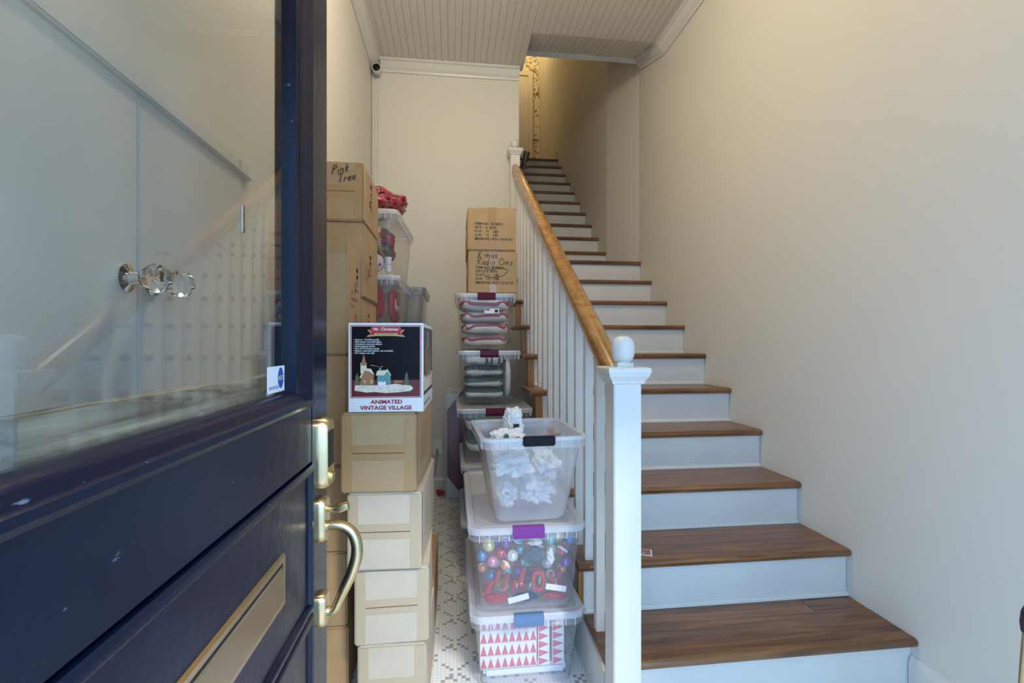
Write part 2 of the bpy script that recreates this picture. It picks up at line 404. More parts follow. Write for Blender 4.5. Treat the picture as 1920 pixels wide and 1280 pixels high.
# cupboard double doors in the left wall, seen through the glass
cup = empty('door_3', (XL, 0, FL)); struct(cup)
H = .487 - FL
lf = bx('door_leaf', WHITE, (.002, .03, .52, 1.010, .02, H), cup, bevel=.003)
lr = bx('door_leaf', WHITE, (.002, .03, 1.015, 1.47, .02, H), cup, bevel=.003)
for a in ((.002, .026, 1.473, 1.535, 0, H + .05), (.002, .026, .44, .517, 0, H + .05), (.002, .026, .518, 1.472, H + .003, H + .05)): bx('casing', WHITE, a, cup, bevel=.004)
bx('casing_bead', WHITE, (.026, .042, .44, 1.52, H - .004, H + .008), cup, bevel=.004)
for z in (.38 - FL - .0, .3): bx('hinge', CHROME, (.026, .036, 1.463, 1.482, z - .06, z + .02), cup, bevel=.002)
for yy, par in ((.972, lf), (1.052, lr)):
    k = MB().lathe([(.0, .03), (.026, .03), (.026, .036), (.012, .042), (.010, .058), (.014, .062)], (0, yy, 1.30), 'x').build('knob_rose', CHROME, par, smooth=True)
    b = MB(); prof = [(.001, .060), (.014, .063), (.024, .073), (.028, .085), (.026, .096), (.016, .106), (.001, .108)]
    b.lathe(prof, (0, yy, 1.30), 'x', n=10).build('crystal_knob', CRYSTAL, par)

# ------------------------------------------------------------------ staircase
RISE = .1865; RUN = .2735
def tz(k): return -.992 + RISE * (k - 1)
TY = [1.442 + RUN * k for k in range(9)] + [3.844]
for k in range(10): TY.append(4.417 + .2345 * k)
st = tag(empty('staircase', (1.0, 1.442, FL)), 'long staircase with brown oak treads and white risers climbing the right wall', 'staircase')
st_off = Vector((-1.0, -1.442, -FL))
def sp(o): o.location = st_off; return o
NOSE = [(0, -.012), (.004, -.004), (.012, 0), (.2, 0), (.2, -.03), (.012, -.03), (.004, -.024)]
for k in range(1, 21):
    y = TY[k - 1]; z = tz(k); up = k > 10
    x0 = .545 if up else (.48 if k == 1 else .455 if k <= 3 else .415)
    x1 = XS - .002 if up else XR - .002
    y1 = (TY[k] if k < 20 else 6.550) + .028
    if k == 10: y1 = 4.445
    xa = x0
    # front board with rounded nosing, then the back board
    ysplit = y + (y1 - y) * (.64 if k == 1 else .72)
    t = MB(); fr = [(p[0] if p[0] < .1 else ysplit - y - .0015, p[1]) for p in NOSE]
    if k == 10:
        # the tenth tread runs through the opening in the back wall
        t.prism([(p[0] if p[0] < .1 else .040, p[1]) for p in NOSE], lambda p, q: (q, y + p[0], z + p[1]), .555, XR - .004)
        t.prism([(.535, y + .04), (XR - .012, y + .04), (1.438, 4.35), (1.431, 4.41), (1.431, y1), (.535, y1)], lambda p, q: (p[0], p[1], q), z - .03, z); tr = sp(t.build('tread', TREAD, st))
    else:
        tr = sp(t.prism(fr, lambda p, q: (q, y + p[0], z + p[1]), xa, x1).build('tread', TREAD, st))
        if k == 1:
            a = bx('plank', TREAD, (xa, 1.335, ysplit + .0015, y1, z - .03, z - .0005), tr)
            bx('end_plank', TREAD, (1.338, x1, ysplit + .02, ysplit + .085, z - .03, z - .001), tr)
            bx('end_plank', TREAD, (1.338, x1, ysplit + .088, y1, z - .03, z - .0015), tr)
            bx('end_plank', TREAD, (1.338, x1, ysplit + .0015, ysplit + .018, z - .03, z - .001), tr)
        else:
            bx('plank', TREAD, (xa, x1, ysplit + .0015, y1, z - .03, z - .0006), tr)
    if 4 <= k <= 9:
        pr = [(-.012, -.012), (-.008, -.004), (0, 0), (0, -.03), (-.008, -.026)]
        MB().prism(pr, lambda p, q: (xa + p[0], q, z + p[1]), y, min(y1 + .02, YB - .003)).build('return_nosing', TREAD, tr)
    zb = FL if k == 1 else tz(k - 1)
    rx0 = .545 if up else .478
    sp(bx('riser', WHITE, (rx0, x1, y + .028, y + .046, zb + .0005, z - .0305), st))
    if 1 < k <= 11:
        mprof = [(0, 0), (-.014, 0), (-.013, .007), (-.008, .013), (0, .016)]
        sp(MB().prism(mprof, lambda p, q: (q, y + .028 + p[0], zb + p[1]), rx0, x1).build('riser_moulding', WHITE, st, smooth=False))
    if 2 <= k <= 9:
        sp(bx('riser_end', OAK, (.440 if k > 4 else .460, .4775, y + .024, y + .062, zb + .0005, z - .0305), st))
side = MB()
for k in range(1, 10):
    side.box(.470, .495, TY[k - 1] + .05, TY[k] + .05 if k < 9 else YB - .002, FL, tz(k) - .031)
sp(side.build('side_panel', WHITE, st))
# the pale torn end of the lowest tread
sp(MB().lathe([(.002, 0), (.015, .001), (.014, .006), (.002, .008)], (.4595, 1.462, tz(1) - .016), 'x', 10).build('torn_tread_end', mat('bare_wood', (.72, .62, .42), .9, bump=.6), st))

# ------------------------------------------------------------------ banister
ra = tag(empty('stair_railing', (.505, 1.41, FL)), 'white banister with square balusters, newel posts and a golden oak handrail', 'railing')
ro = Vector((-.505, -1.41, -FL))
def rp(o): o.location = ro; return o
def newel(cx, cy, z0, ztop, s):
    h = s / 2
    post = rp(bx('newel_post', WHITE, (cx - h, cx + h, cy - h, cy + h, z0, ztop - .045), ra, bevel=.003))
    c = MB(); rings = []
    for e, z in ((h + .002, ztop - .05), (h + .006, ztop - .048), (h + .008, ztop - .04), (h + .018, ztop - .026), (h + .02, ztop - .018), (h + .022, ztop - .015), (h + .022, ztop - .004), (h + .016, ztop)):
        rings.append([(cx - e, cy - e, z), (cx + e, cy - e, z), (cx + e, cy + e, z), (cx - e, cy + e, z)])
    c.loft(rings); c.box(cx - h * .58, cx + h * .58, cy - h * .58, cy + h * .58, ztop, ztop + .012)
    cap = c.build('newel_cap', WHITE, post)
    R = s * .42; b = MB(); pr = [(R * .62, ztop + .012), (R * .62, ztop + .018)]
    for i in range(15):
        a = -1.2 + (PI / 2 + 1.2) * i / 14
        sx, sz = math.cos(a), math.sin(a)
        pr.append((max(.0005, R * math.copysign(abs(sx) ** .7, sx)), ztop + .012 + R * 1.12 + R * 1.18 * math.copysign(abs(sz) ** .8, sz)))
    b.lathe(pr, (cx, cy, 0), 'z', 28).build('newel_ball', WHITE, post, smooth=True)
newel(.510, 1.412, FL + .0, -.068, .084)
newel(.484, 3.80, tz(9), 1.54, .074)
R0 = Vector((.506, 1.44, -.115)); R1 = Vector((.488, 3.775, 1.385))
prof = [(-.026, -.034), (-.03, -.02), (-.024, -.012), (-.033, .002), (-.032, .016), (-.02, .029), (0, .033), (.02, .029), (.032, .016), (.033, .002), (.024, -.012), (.03, -.02), (.026, -.034)]
rp(MB().loft([[(R.x + a, R.y, R.z + b * 1.18) for a, b in prof] for R in (R0, R1)]).build('handrail', RAILW, ra, smooth=True))
for k in range(1, 10):
    for d in (.052, .189):
        y = TY[k - 1] + d
        if y > 3.74 or (k == 9 and d > .1): continue
        f = (y - R0.y) / (R1.y - R0.y); x = R0.x + (R1.x - R0.x) * f; zt = R0.z + (R1.z - R0.z) * f - .03
        rp(bx('baluster', WHITE, (x - .0155, x + .0155, y - .0155, y + .0155, tz(k), zt), ra, bevel=.0015))
# dark rail end at the top of the lower flight
A = pix(976, 316, 3.955); B = pix(988.5, 285, 3.93); D = (B - A).normalized()
A.x += .02; 
gr = tag(empty('wall_handrail', A), 'short dark wooden rail end beside the upper newel post', 'handrail')
MB().tube([(0, 0, 0), (B - A) * .5, (B - A)], [.024, .024, .026], 14).build('rail', mat('dark_wood', (.02, .012, .01), .35), gr, smooth=True)
MB().tube([(B - A) * .4 + Vector((-.02, 0, -.02)), (B - A) * .4 + Vector((.03, -.02, -.02))], .006, 8).build('bracket', BRASS, gr)

# ------------------------------------------------------------------ front door (open at the left of the camera)
XD = -.300; DT = .044
dY0, dY1 = .10, 1.20; dz0, dz1 = FL + .012, .95
door = tag(empty('front_door', (XD, dY0, FL)), 'glossy navy black front door with glass pane standing open in the foreground', 'door')
do = Vector((-XD, -dY0, -FL))
def dp(o): o.location = do; return o
SY = 1.075; GY0, GY1 = .355, .955; GZ0, GZ1 = -.095, .84
dp(bx('stile', DOORP, (XD - DT, XD, SY, dY1, dz0, dz1), door, bevel=.003))
dp(bx('stile', DOORP, (XD - DT, XD, dY0, .235, dz0, dz1), door, bevel=.003))
dp(bx('rail', DOORP, (XD - DT, XD, .236, SY - .001, .93, dz1), door))
dp(bx('lock_rail', DOORP, (XD - DT, XD, .236, SY - .001, -.252, -.125), door, bevel=.003))
def raised(za, zb, name):
    c = MB()
    c.box(XD - DT + .004, XD - .014, .236, SY - .001, za, zb)
    e = .004; e2 = .026
    c.loft([[(XD - .0145, .236 + e, za + e), (XD - .0145, SY - e, za + e), (XD - .0145, SY - e, zb - e), (XD - .0145, .236 + e, zb - e)],
            [(XD - .010, .236 + e, za + e), (XD - .010, SY - e, za + e), (XD - .010, SY - e, zb - e), (XD - .010, .236 + e, zb - e)],
            [(XD - .002, .236 + e2, za + e2), (XD - .002, SY - e2 * .6, za + e2), (XD - .002, SY - e2 * .6, zb - e2), (XD - .002, .236 + e2, zb - e2)]])
    return dp(c.build(name, DOORP, door))
def moulding(za, zb):
    pr = [(-.014, 0), (.002, 0), (.0055, .004), (.007, .010), (.0055, .016), (-.002, .021), (-.014, .022)]
    m = MB(); q = [(.236, za), (SY, za), (SY, zb), (.236, zb)]
    rings = []
    for (a, b), (sy_, sz_) in zip(q, ((1, 1), (-1, 1), (-1, -1), (1, -1))): rings.append([(XD + p[0], a + sy_ * p[1], b + sz_ * p[1]) for p in pr])
    rings.append(rings[0]); return dp(m.loft(rings, cap0=False, cap1=False).build('panel_moulding', DOORP, door, smooth=True))
moulding(-.566, -.256); moulding(-1.03, -.572)
raised(-.566, -.253, 'panel'); raised(-1.03, -.568, 'panel')
dp(bx('bottom_rail', DOORP, (XD - DT, XD, .236, SY - .001, dz0, -1.032), door))
# glazing bead around the pane
def bead(p0, p1, horizontal, inner):
    sgn = 1 if inner > 0 else -1
    pr = [(-.03, 0), (.004, 0), (.010, .008), (.009, .016), (.003, .020), (.001, .026), (-.006, .034), (-.014, .038), (-.03, .038)]
    return pr
def beadH(z, s, y0, y1):
    pr = bead(0, 0, 0, 1)
    return dp(MB().prism(pr, lambda p, t: (XD + p[0], t, z + s * p[1]), y0, y1).build('glazing_bead', DOORP, door, smooth=True))
def beadV(y, s, z0, z1):
    pr = bead(0, 0, 0, 1); pr = [(a, b * 1.9) for a, b in pr]
    return dp(MB().prism(pr, lambda p, t: (XD + p[0], y + s * p[1], t), z0, z1).build('glazing_bead', DOORP, door, smooth=True))
dp(bx('sash', DOORP, (XD - DT, XD - .004, .236, SY - .001, -.124, GZ0 - .004), door))
dp(bx('sash', DOORP, (XD - DT, XD - .004, .236, GY0, GZ0 - .003, .929), door))
dp(bx('sash', DOORP, (XD - DT, XD - .004, GY1 + .03, SY - .001, GZ0 - .003, .929), door))
beadH(GZ0 - .036, 1, .30, SY - .002); beadV(SY - .003, -1, GZ0 - .03, .93); beadV(.28, 1, GZ0 - .03, .93)
dp(bx('glass_pane', GLASS, (XD - .022, XD - .018, GY0 - .01, GY1 + .06, GZ0 - .005, .93), door))
# sticker on the glass: an octagon mark and two words
sk = bx('security_sticker', mat('sticker', (.60, .72, .82), .5), (XD - .0178, XD - .0172, .875, .958, -.087, -.040), door); dp(sk)
oc = [(.0145 * math.cos(PI / 8 + i * PI / 4), .020 * math.sin(PI / 8 + i * PI / 4)) for i in range(8)]
BLUE = mat('sticker_blue', (.01, .06, .35), .4)
MB().loft([[(XD - .0171, .938 + a, -.062 + b) for a, b in oc], [(XD - .0168, .938 + a, -.062 + b) for a, b in oc]]).build('octagon_mark', BLUE, sk)
text('ADT', .012, WHITEP, sk, (XD - .0165, .938, -.066), (PI / 2, 0, PI / 2), 'CENTER')
text('secured by', .0105, BLUE, sk, (XD - .0168, .880, -.080), (PI / 2, 0, PI / 2))
# mail slot
ms = MB(); y0, y1, za, zb = .46, .905, -.463, -.372
ms.loft([[(XD - .002, y0, za), (XD - .002, y1, za), (XD - .002, y1, zb), (XD - .002, y0, zb)], [(XD + .003, y0 + .003, za + .003), (XD + .003, y1 - .003, za + .003), (XD + .003, y1 - .003, zb - .003), (XD + .003, y0 + .003, zb - .003)]])
slot = dp(ms.build('mail_slot_plate', BRASS, door))
bx('slot_gap', BLACKP, (XD + .002, XD + .0034, y0 + .016, y1 - .016, za + .012, zb - .012), slot)
fl = MB(); fl.loft([[(XD + .003, y0 + .02, za + .016), (XD + .003, y1 - .02, za + .016), (XD + .003, y1 - .02, zb - .016), (XD + .003, y0 + .02, zb - .016)],
                    [(XD + .010, y0 + .024, za + .020), (XD + .010, y1 - .024, za + .020), (XD + .005, y1 - .024, zb - .020), (XD + .005, y0 + .024, zb - .020)]])
fl.build('mail_flap', BRASS, slot)
# lock and handle
yH = 1.14
def plate(y, z0, z1, wd, th, name, parent):
    pts = []
    for i in range(24):
        a = 2 * PI * i / 24; ca, sa = math.cos(a), math.sin(a)
        pts.append((wd * math.copysign(abs(ca) ** .6, ca), (z1 - z0) / 2 * math.copysign(abs(sa) ** .35, sa)))
    zc = (z0 + z1) / 2
    return MB().loft([[(XD + h, y + a * s, zc + b * (1 - (1 - s) * .4)) for a, b in pts] for h, s in ((-.001, 1), (th * .6, 1), (th, .82))]).build(name, BRASS, parent, smooth=True)
dead = dp(plate(yH, -.325, -.165, .036, .024, 'keypad_lock', door))
bx('keypad', BLACKP, (XD + .020, XD + .0255, yH - .022, yH + .022, -.275, -.195), dead, bevel=.001)
MB().lathe([(.001, .02), (.011, .02), (.011, .030), (.001, .032)], (XD, yH, -.300), 'x', 16).build('key_cylinder', BRASS, dead)
up = dp(plate(yH, -.445, -.345, .027, .016, 'handle_plate', door))
MB().tube([(XD + .012, yH, -.372), (XD + .030, yH, -.376), (XD + .045, yH, -.372), (XD + .062, yH, -.368)], [.006, .008, .012, .010], 10).build('thumb_latch', BRASS, up, smooth=True)
lo = dp(plate(yH, -.635, -.562, .025, .016, 'lower_plate', door))
gp = []; 
for i in range(15):
    t = i / 14; a = t * PI
    gp.append((XD + .012 + .070 * math.sin(min(1, t * 1.9 if t < .5 else 1.05 - .0) * PI / 2) * (1 if t < .42 else max(0, 1 - ((t - .42) / .58) ** 1.7)) + .012 * t, yH, -.412 - .19 * t))
gp = [(XD + .010, yH, -.414), (XD + .030, yH, -.412), (XD + .052, yH, -.416), (XD + .070, yH, -.430), (XD + .080, yH, -.455), (XD + .080, yH, -.485), (XD + .070, yH, -.52), (XD + .054, yH, -.555), (XD + .040, yH, -.585), (XD + .032, yH, -.602), (XD + .022, yH, -.607), (XD + .010, yH, -.604)]
gr_ = [.012, .012, .012, .0125, .013, .0135, .013, .012, .010, .0095, .0095, .011]; g2 = []; r2 = []
for i in range(len(gp) - 1):
    for k in range(4):
        t = k / 4; q = [Vector(gp[max(0, min(len(gp) - 1, i + j))]) for j in (-1, 0, 1, 2)]
        g2.append(.5 * (2 * q[1] + (q[2] - q[0]) * t + (2 * q[0] - 5 * q[1] + 4 * q[2] - q[3]) * t * t + (3 * q[1] - q[0] - 3 * q[2] + q[3]) * t ** 3)); r2.append(gr_[i] * (1 - t) + gr_[i + 1] * t)
dp(MB().tube(g2, r2, 14).build('pull_handle', BRASS, door, smooth=True))
for z in (-.9, 0, .8): dp(MB().lathe([(.006, z - .05), (.006, z + .05)], (XD - DT - .006, dY0 + .002, 0), 'z', 10).build('hinge', BRASS, door))
# weathered board across the back of the pane
pb = MB(); n = 14; top = []
for i in range(n + 1):
    top.append((.43 + .62 * i / n, -.0595 + random.uniform(-.0012, .0012)))
poly = [(.43, -.245), (1.05, -.245)] + [(a, b) for a, b in reversed(top)]
poly[2] = (1.045, -.063)
pbo = pb.prism([(a - .43, b - FL) for a, b in poly], lambda p, t: (t, p[0], p[1]), -.028, 0).build('weathered_plank', PLANKM)
pbo.location = (XD - DT - .001, .43, FL); tag(pbo, 'weathered grey plank across the bottom of the door glass', 'plank')

# ------------------------------------------------------------------ cardboard boxes
def carton(label, x0, x1, yf, d, z0, z1, yaw=0, m=CARD, tp=TAPE, style='end', group='cardboard boxes', wrap=True):
    w = x1 - x0; h = z1 - z0 - .0015
    o = tag(empty('cardboard_box', ((x0 + x1) / 2, yf, z0 + .0005), yaw), label, 'box', group)
    hw = w / 2
    MB().box(-hw, hw, 0, d, 0, h).build('body', m, o, bevel=.006)
    e = .0008
    if style == 'end':       # box on its side: taped seam across the end, taped edges
        bx('seam', CARDD, (-hw + .006, hw - .006, -.0004, .001, h * .5 - .0012, h * .5 + .0012), o)
        bx('tape', tp, (-hw + .004, hw - .004, -e, .001, h * .5 - .022, h * .5 - .0015), o)
        bx('tape', tp, (-hw + .004, hw - .004, -e, .001, h * .5 + .0015, h * .5 + .024), o)
        for s in (-1, 1):
            a, b = sorted((s * (hw - .005), s * (hw - .034)))
            bx('edge_tape', tp, (a, b, -e * 1.4, .001, .006, h - .006), o)
        bx('edge_tape', tp, (hw - .001, hw + e, .004, .034, .006, h - .006), o)
    elif style == 'top':
        bx('seam', CARDD, (-.0012, .0012, .006, d - .006, h - .001, h + .0003), o)
        bx('tape', tp, (-.024, .024, .004, d - .004, h - .001, h + e), o)
        bx('tape_end', tp, (-.024, .024, -e, .001, h - .085, h - .004), o)
        bx('tape_end', tp, (-.02, .02, -e, .001, .004, .05), o)
    return o, hw, h, d
# nearest stack (A), bottom to top
ya = 1.50
A1 = carton('pale box at the floor of the nearest stack of four boxes', -.292, -.083, 1.52, .36, FL, -.925, -1.5, CARDP, TAPEP, group='near box stack')
A2 = carton('pale taped box second from the floor in the nearest stack', -.300, -.076, 1.52, .36, -.925, -.690, 0.6, CARDP, TAPEP, group='near box stack')
A3 = carton('pale taped box directly under the brown box in the nearest stack', -.320, -.097, 1.505, .46, -.690, -.452, -2.5, CARDP, TAPEP, group='near box stack')
A4 = carton('brown box with shiny tape carrying the village picture box', -.338, -.112, 1.50, .44, -.452, -.208, -3.5, CARD, TAPE, group='near box stack')
for b_, rows in ((A4, 6), (A3, 4)):
    o, hw, h, d = b_
    for i in range(rows):
        text('MADE IN CHINA  No.' if i % 2 else 'ITEM  QTY  SETS  LBS', .013, INKB, o, (hw + .0006, .10 + .035 * i, h * .25), (PI / 2, -PI / 2, PI / 2), name='side_print')
X1 = carton('long box on the floor behind the lowest pale boxes', -.31, -.075, 1.89, .50, FL, -.925, 0, CARD, TAPE, group='near box stack')
# column behind the door edge (B)
for i, (za, zb, lab) in enumerate(((FL, -.954, 'box on the floor just behind the door edge'), (-.954, -.702, 'second box from the floor behind the door handle'),
                                   (-.702, -.41, 'third box from the floor, behind the keypad lock'), (-.41, -.037, 'box left of the brown taped box, below the tall box'))):
    carton(lab, -.535, -.352 - .004 * (i % 2), 1.685, .40, za, zb, 0, CARD, TAPE, 'plain', group='boxes behind the door')
BT = carton('tall box printed with a diamond mark left of the village box', -.535, -.357, 1.69, .235, -.037, .357, 0, CARD, TAPE, 'plain', group='boxes behind the door')
o, hw, h, d = BT
bx('tape', TAPE, (-.03 + hw - .03, hw - .002, -.0008, .001, h - .05, h - .004), o)
def side(o, hw, yo, zo): return lambda x, y: (hw + .0006, yo + x, zo + y)
hand([[(.0, -.03), (.02, 0), (0, .03), (-.02, 0), (0, -.03)]], INKB, o, side(o, hw, .14, .12), .0007, 'diamond_mark')
for i, s_ in enumerate(('N.W.', 'MEASURE 21X18', 'G.W. 12')): text(s_, .016, INKB, o, (hw + .0007, .06, h * .55 - .024 * i), (PI / 2, 0, PI / 2), name='side_print')
s_, w_ = script('Tree', .05); hand([[(-y, x) for x, y in q] for q in s_], INK, o, side(o, hw, .18, h * .55), .0012)
# column C with the box marked Pink Tree on top
for i, (za, zb, lab) in enumerate(((FL, -.82, 'box on the floor in the column under the pink tree box'), (-.82, -.47, 'second box up in the column under the pink tree box'),
                                   (-.47, -.036, 'third box up in the column under the pink tree box'), (-.036, .185, 'box whose side shows just above the village picture box'),
                                   (.185, .482, 'orange-brown box directly under the box marked Pink Tree'))):
    b_ = carton(lab, -.615, -.352 - .006 * (i % 2), 2.095 if i < 3 else 1.96, .22 if i < 3 else .36, za, zb, 0, CARD, TAPE, 'plain', group='boxes under the pink tree box')
    if i > 2:
        o, hw, h, d = b_
        s_, w_ = script('Pink' if i == 3 else 'Tree', .05); hand([[(-y, x) for x, y in q] for q in s_], INK, o, side(o, hw, .17, h * .3), .0012)
        for j in range(3): text('ITEM NO', .02, INKB, o, (hw + .0007, .05 + .03 * j, h * .2), (PI / 2, -PI / 2, PI / 2), name='side_print')
PT = carton('topmost brown box with Pink Tree handwritten on its end', -.620, -.350, 1.95, .375, .482, .714, 0, CARD, TAPE, 'end', group='boxes under the pink tree box')
o, hw, h, d = PT
for wd, x, z in (('Pink', .042, h * .77), ('Tree', .066, h * .63)):
    s_, w_ = script(wd, .034); hand(s_, INK, o, lambda a, b: (x + a - .03, -.0012, z + b + .25 * a), .0016)
s_, w_ = script('Pink', .06); hand([[(-y, x) for x, y in q] for q in s_], INK, o, side(o, hw, .2, h * .35), .0014)

# village picture box
vb_yaw = -2.2; vw, vh, vd = .225, .272, .33
V = tag(empty('picture_box', (-.204, 1.51, -.207), vb_yaw), 'white carton with a snowy village picture on black, on a brown box', 'box')
MB().box(-vw / 2, vw / 2, 0, vd, 0, vh).build('body', WHITEP, V, bevel=.0015)
bx('top_panel', BLACKPR, (-vw / 2 + .002, vw / 2 - .002, .002, vd - .002, vh - .001, vh + .0008), V)
def flat(name, m, poly, lay, par=V):
    y = -.0003 - .0003 * lay
    return MB().loft([[(a, y, b) for a, b in poly], [(a, y + .0003, b) for a, b in poly]]).build(name, m, par)
def rect(a, b, c, d): return [(a, c), (b, c), (b, d), (a, d)]
X0 = -vw / 2
flat('red_border', REDP, rect(X0 + .006, -X0 - .006, .043, vh - .007), 0)
flat('white_border', WHITEP, rect(X0 + .008, -X0 - .008, .045, vh - .009), 1)
flat('dark_border', REDP, rect(X0 + .0095, -X0 - .0095, .0465, vh - .0105), 2)
flat('night_picture', BLACKPR, rect(X0 + .011, -X0 - .011, .048, vh - .012), 3)
flat('red_table', mat('print_darkred', (.13, .012, .012), .4), rect(X0 + .011, -X0 - .011, .048, .098), 4)
GOLD = mat('print_gold', (.62, .45, .16), .4)
bn = [(-.058, .232), (-.046, .243), (-.056, .254), (-.045, .254), (-.042, .262), (0, .264), (.042, .262), (.045, .254), (.056, .254), (.046, .243), (.058, .232), (.03, .235), (0, .236), (-.03, .235)]
flat('banner_edge', GOLD, [(a, b - .003) for a, b in bn], 5)
flat('red_banner', mat('print_bright_red', (.50, .02, .025), .4), [(a * .95, (b - .248) * .85 + .247) for a, b in bn], 6)
flat('gold_strip', GOLD, rect(-.034, .034, .232, .240), 7)
text('Mr. Christmas', .0128, WHITEP, V, (0, -.0026, .2485), align='CENTER', bold=.0002)
text('80TH ANNIVERSARY', .0058, mat('print_brown', (.2, .1, .03), .5), V, (0, -.0028, .234), align='CENTER')
for i, s_ in enumerate(('Approx. 17in/43cm wide', 'Illuminated with LED lights', 'Animated snowman skaters', 'Hand painted details', 'Play 24 Christmas carols', 'Battery operated (4xAA, not included)', 'For indoor use only')):
    text('\u2022 ' + s_, .0072, WHITEP, V, (X0 + .016, -.0022, .2185 - .0068 * i), bold=.0001)
text('ANIMATED', .0165, REDP, V, (.002, -.0009, .0255), align='CENTER', bold=.0005, sx=1.15)
text('VINTAGE VILLAGE', .0165, REDP, V, (.0, -.0009, .0075), align='CENTER', bold=.0005, sx=1.15)
SNOW = mat('print_snow', (.78, .66, .52), .5, var=.2, vscale=70); BRN = mat('print_house_brown', (.38, .17, .07), .5); TEAL = mat('print_teal', (.12, .30, .28), .5)
CRM = mat('print_cream', (.80, .66, .45), .5); DKG = mat('print_tree', (.12, .13, .05), .5, var=.3, vscale=300)
flat('snow_base', SNOW, [(-.094, .066), (-.06, .060), (-.03, .061), (0, .058), (.04, .060), (.075, .064), (.082, .072), (.075, .080), (.05, .083), (.03, .086), (0, .083), (-.05, .082), (-.092, .084)], 5)
flat('church_tower', CRM, rect(-.076, -.058, .118, .150), 5); flat('church_spire', BRN, [(-.075, .142), (-.058, .142), (-.066, .178)], 6)
flat('church', BRN, [(-.078, .084), (-.036, .084), (-.036, .110), (-.048, .128), (-.062, .130), (-.074, .108)], 6)
flat('church_roof', CRM, [(-.080, .104), (-.063, .134), (-.044, .132), (-.034, .112), (-.050, .124), (-.064, .127), (-.074, .104)], 7)
for x in (-.067, -.046): flat('lit_window', GOLD, rect(x, x + .006, .088, .098), 8)
flat('teal_house', TEAL, [(-.026, .086), (.014, .086), (.014, .114), (.004, .130), (-.008, .114), (-.026, .114)], 6)
flat('snowy_roof', CRM, [(-.030, .112), (-.026, .126), (.002, .128), (.004, .132), (.016, .112), (.013, .112), (.004, .125), (-.006, .112)], 7)
flat('chimney', TEAL, rect(-.021, -.014, .126, .134), 6); flat('sleigh', BRN, [(-.046, .142), (-.012, .136), (-.010, .142), (-.018, .138), (-.044, .145)], 7)
for x, h_ in ((-.086, .036), (.062, .040)):
    for j in range(4): flat('fir_tree', DKG, [(x - .011 + .002 * j, .082 + h_ * .23 * j), (x + .011 - .002 * j, .082 + h_ * .23 * j), (x, .082 + h_ * (.23 * j + .36))], 7 + j)
for x in (-.020, -.012, -.004): flat('snowman', WHITEP, [(x + .0042 * math.cos(a), .086 + .008 * math.sin(a)) for a in [2 * PI * i / 10 for i in range(10)]], 9)
flat('toy_car', BRN, rect(.024, .050, .088, .096), 6)
# right side of the picture box
sx = vw / 2
def sflat(name, m, poly, lay): 
    x = sx + .0003 * lay
    return MB().loft([[(x, a, b) for a, b in poly], [(x + .0003, a, b) for a, b in poly]]).build(name, m, V)
sflat('side_picture', mat('print_night_brown', (.10, .055, .03), .4), rect(.012, vd - .012, .048, vh - .012), 0)
sflat('side_snow', SNOW, [(.02, .06), (.30, .06), (.31, .11), (.2, .115), (.1, .10), (.02, .11)], 1)
for a, b, c_, m_ in ((.06, .12, .20, BRN), (.14, .19, .17, TEAL), (.21, .26, .19, BRN)): sflat('side_house', m_, [(a, .10), (b, .10), (b, c_ - .02), ((a + b) / 2, c_ + .03), (a, c_ - .02)], 2)
sflat('side_blue_sky', mat('print_blue', (.16, .2, .3), .4), rect(.10, .20, .19, .25), 1)
text('ANIMATED VINTAGE VILLAGE', .017, REDP, V, (sx + .0006, .02, .014), (PI / 2, 0, PI / 2), sx=.95)

# boxes on the far stack (F): 19 x 11 x 10 inch cartons
def printed(label, x0, z0, z1, extra):
    b_ = carton(label, x0, x0 + .279, 2.75, .48, z0, z1, 0, CARD, TAPE, 'top', group='printed cartons on the bin stack')
    o, hw, h, d = b_; zt = h * .60
    for i, s_ in enumerate(('ITEM NO. 4D28231', 'QTY    6  SETS', 'N.W    11    LBS', 'G.W    12    LBS', 'MEASURE 19;X11;X10; IN')):
        text(s_, .0185, INKB, o, (-hw + .04, -.0012, (zt if not extra else h * .58) - .0215 * i), sx=1.08, bold=.0004, name='printed_line')
    return b_
F6 = printed('printed brown carton with X-mas Radio Orns handwritten, above the striped cushions', .085, .290, .534, True)
o, hw, h, d = F6
for wd, x, z in (('X-mas', -.09, .83), ('Radao Oms', -.092, .67)):
    s_, w_ = script(wd.replace('ao', 'io'), .042); hand(s_, INK, o, lambda a, b: (x + a, -.0016, h * z + b), .0013)
hand([[(-.03, .13), (.02, .145), (.075, .14), (.082, .125), (.05, .10), (0, .09), (-.045, .10), (-.052, .125), (-.03, .14)]], INK, o, lambda a, b: (a, -.0016, b), .0012, 'drawn_circle')
F7 = printed('topmost printed brown carton on the far bin stack', .080, .534, .778, False)
o, hw, h, d = F7
bx('flap', CARD, (-.01, hw, .01, .26, h + .0005, h + .006), o)
for b_ in (F6, F7): 
    o, hw, h, d = b_
    bx('barcode_label', WHITEP, (-hw - .0008, -hw + .001, .30, .40, h * .55, h * .82), o)

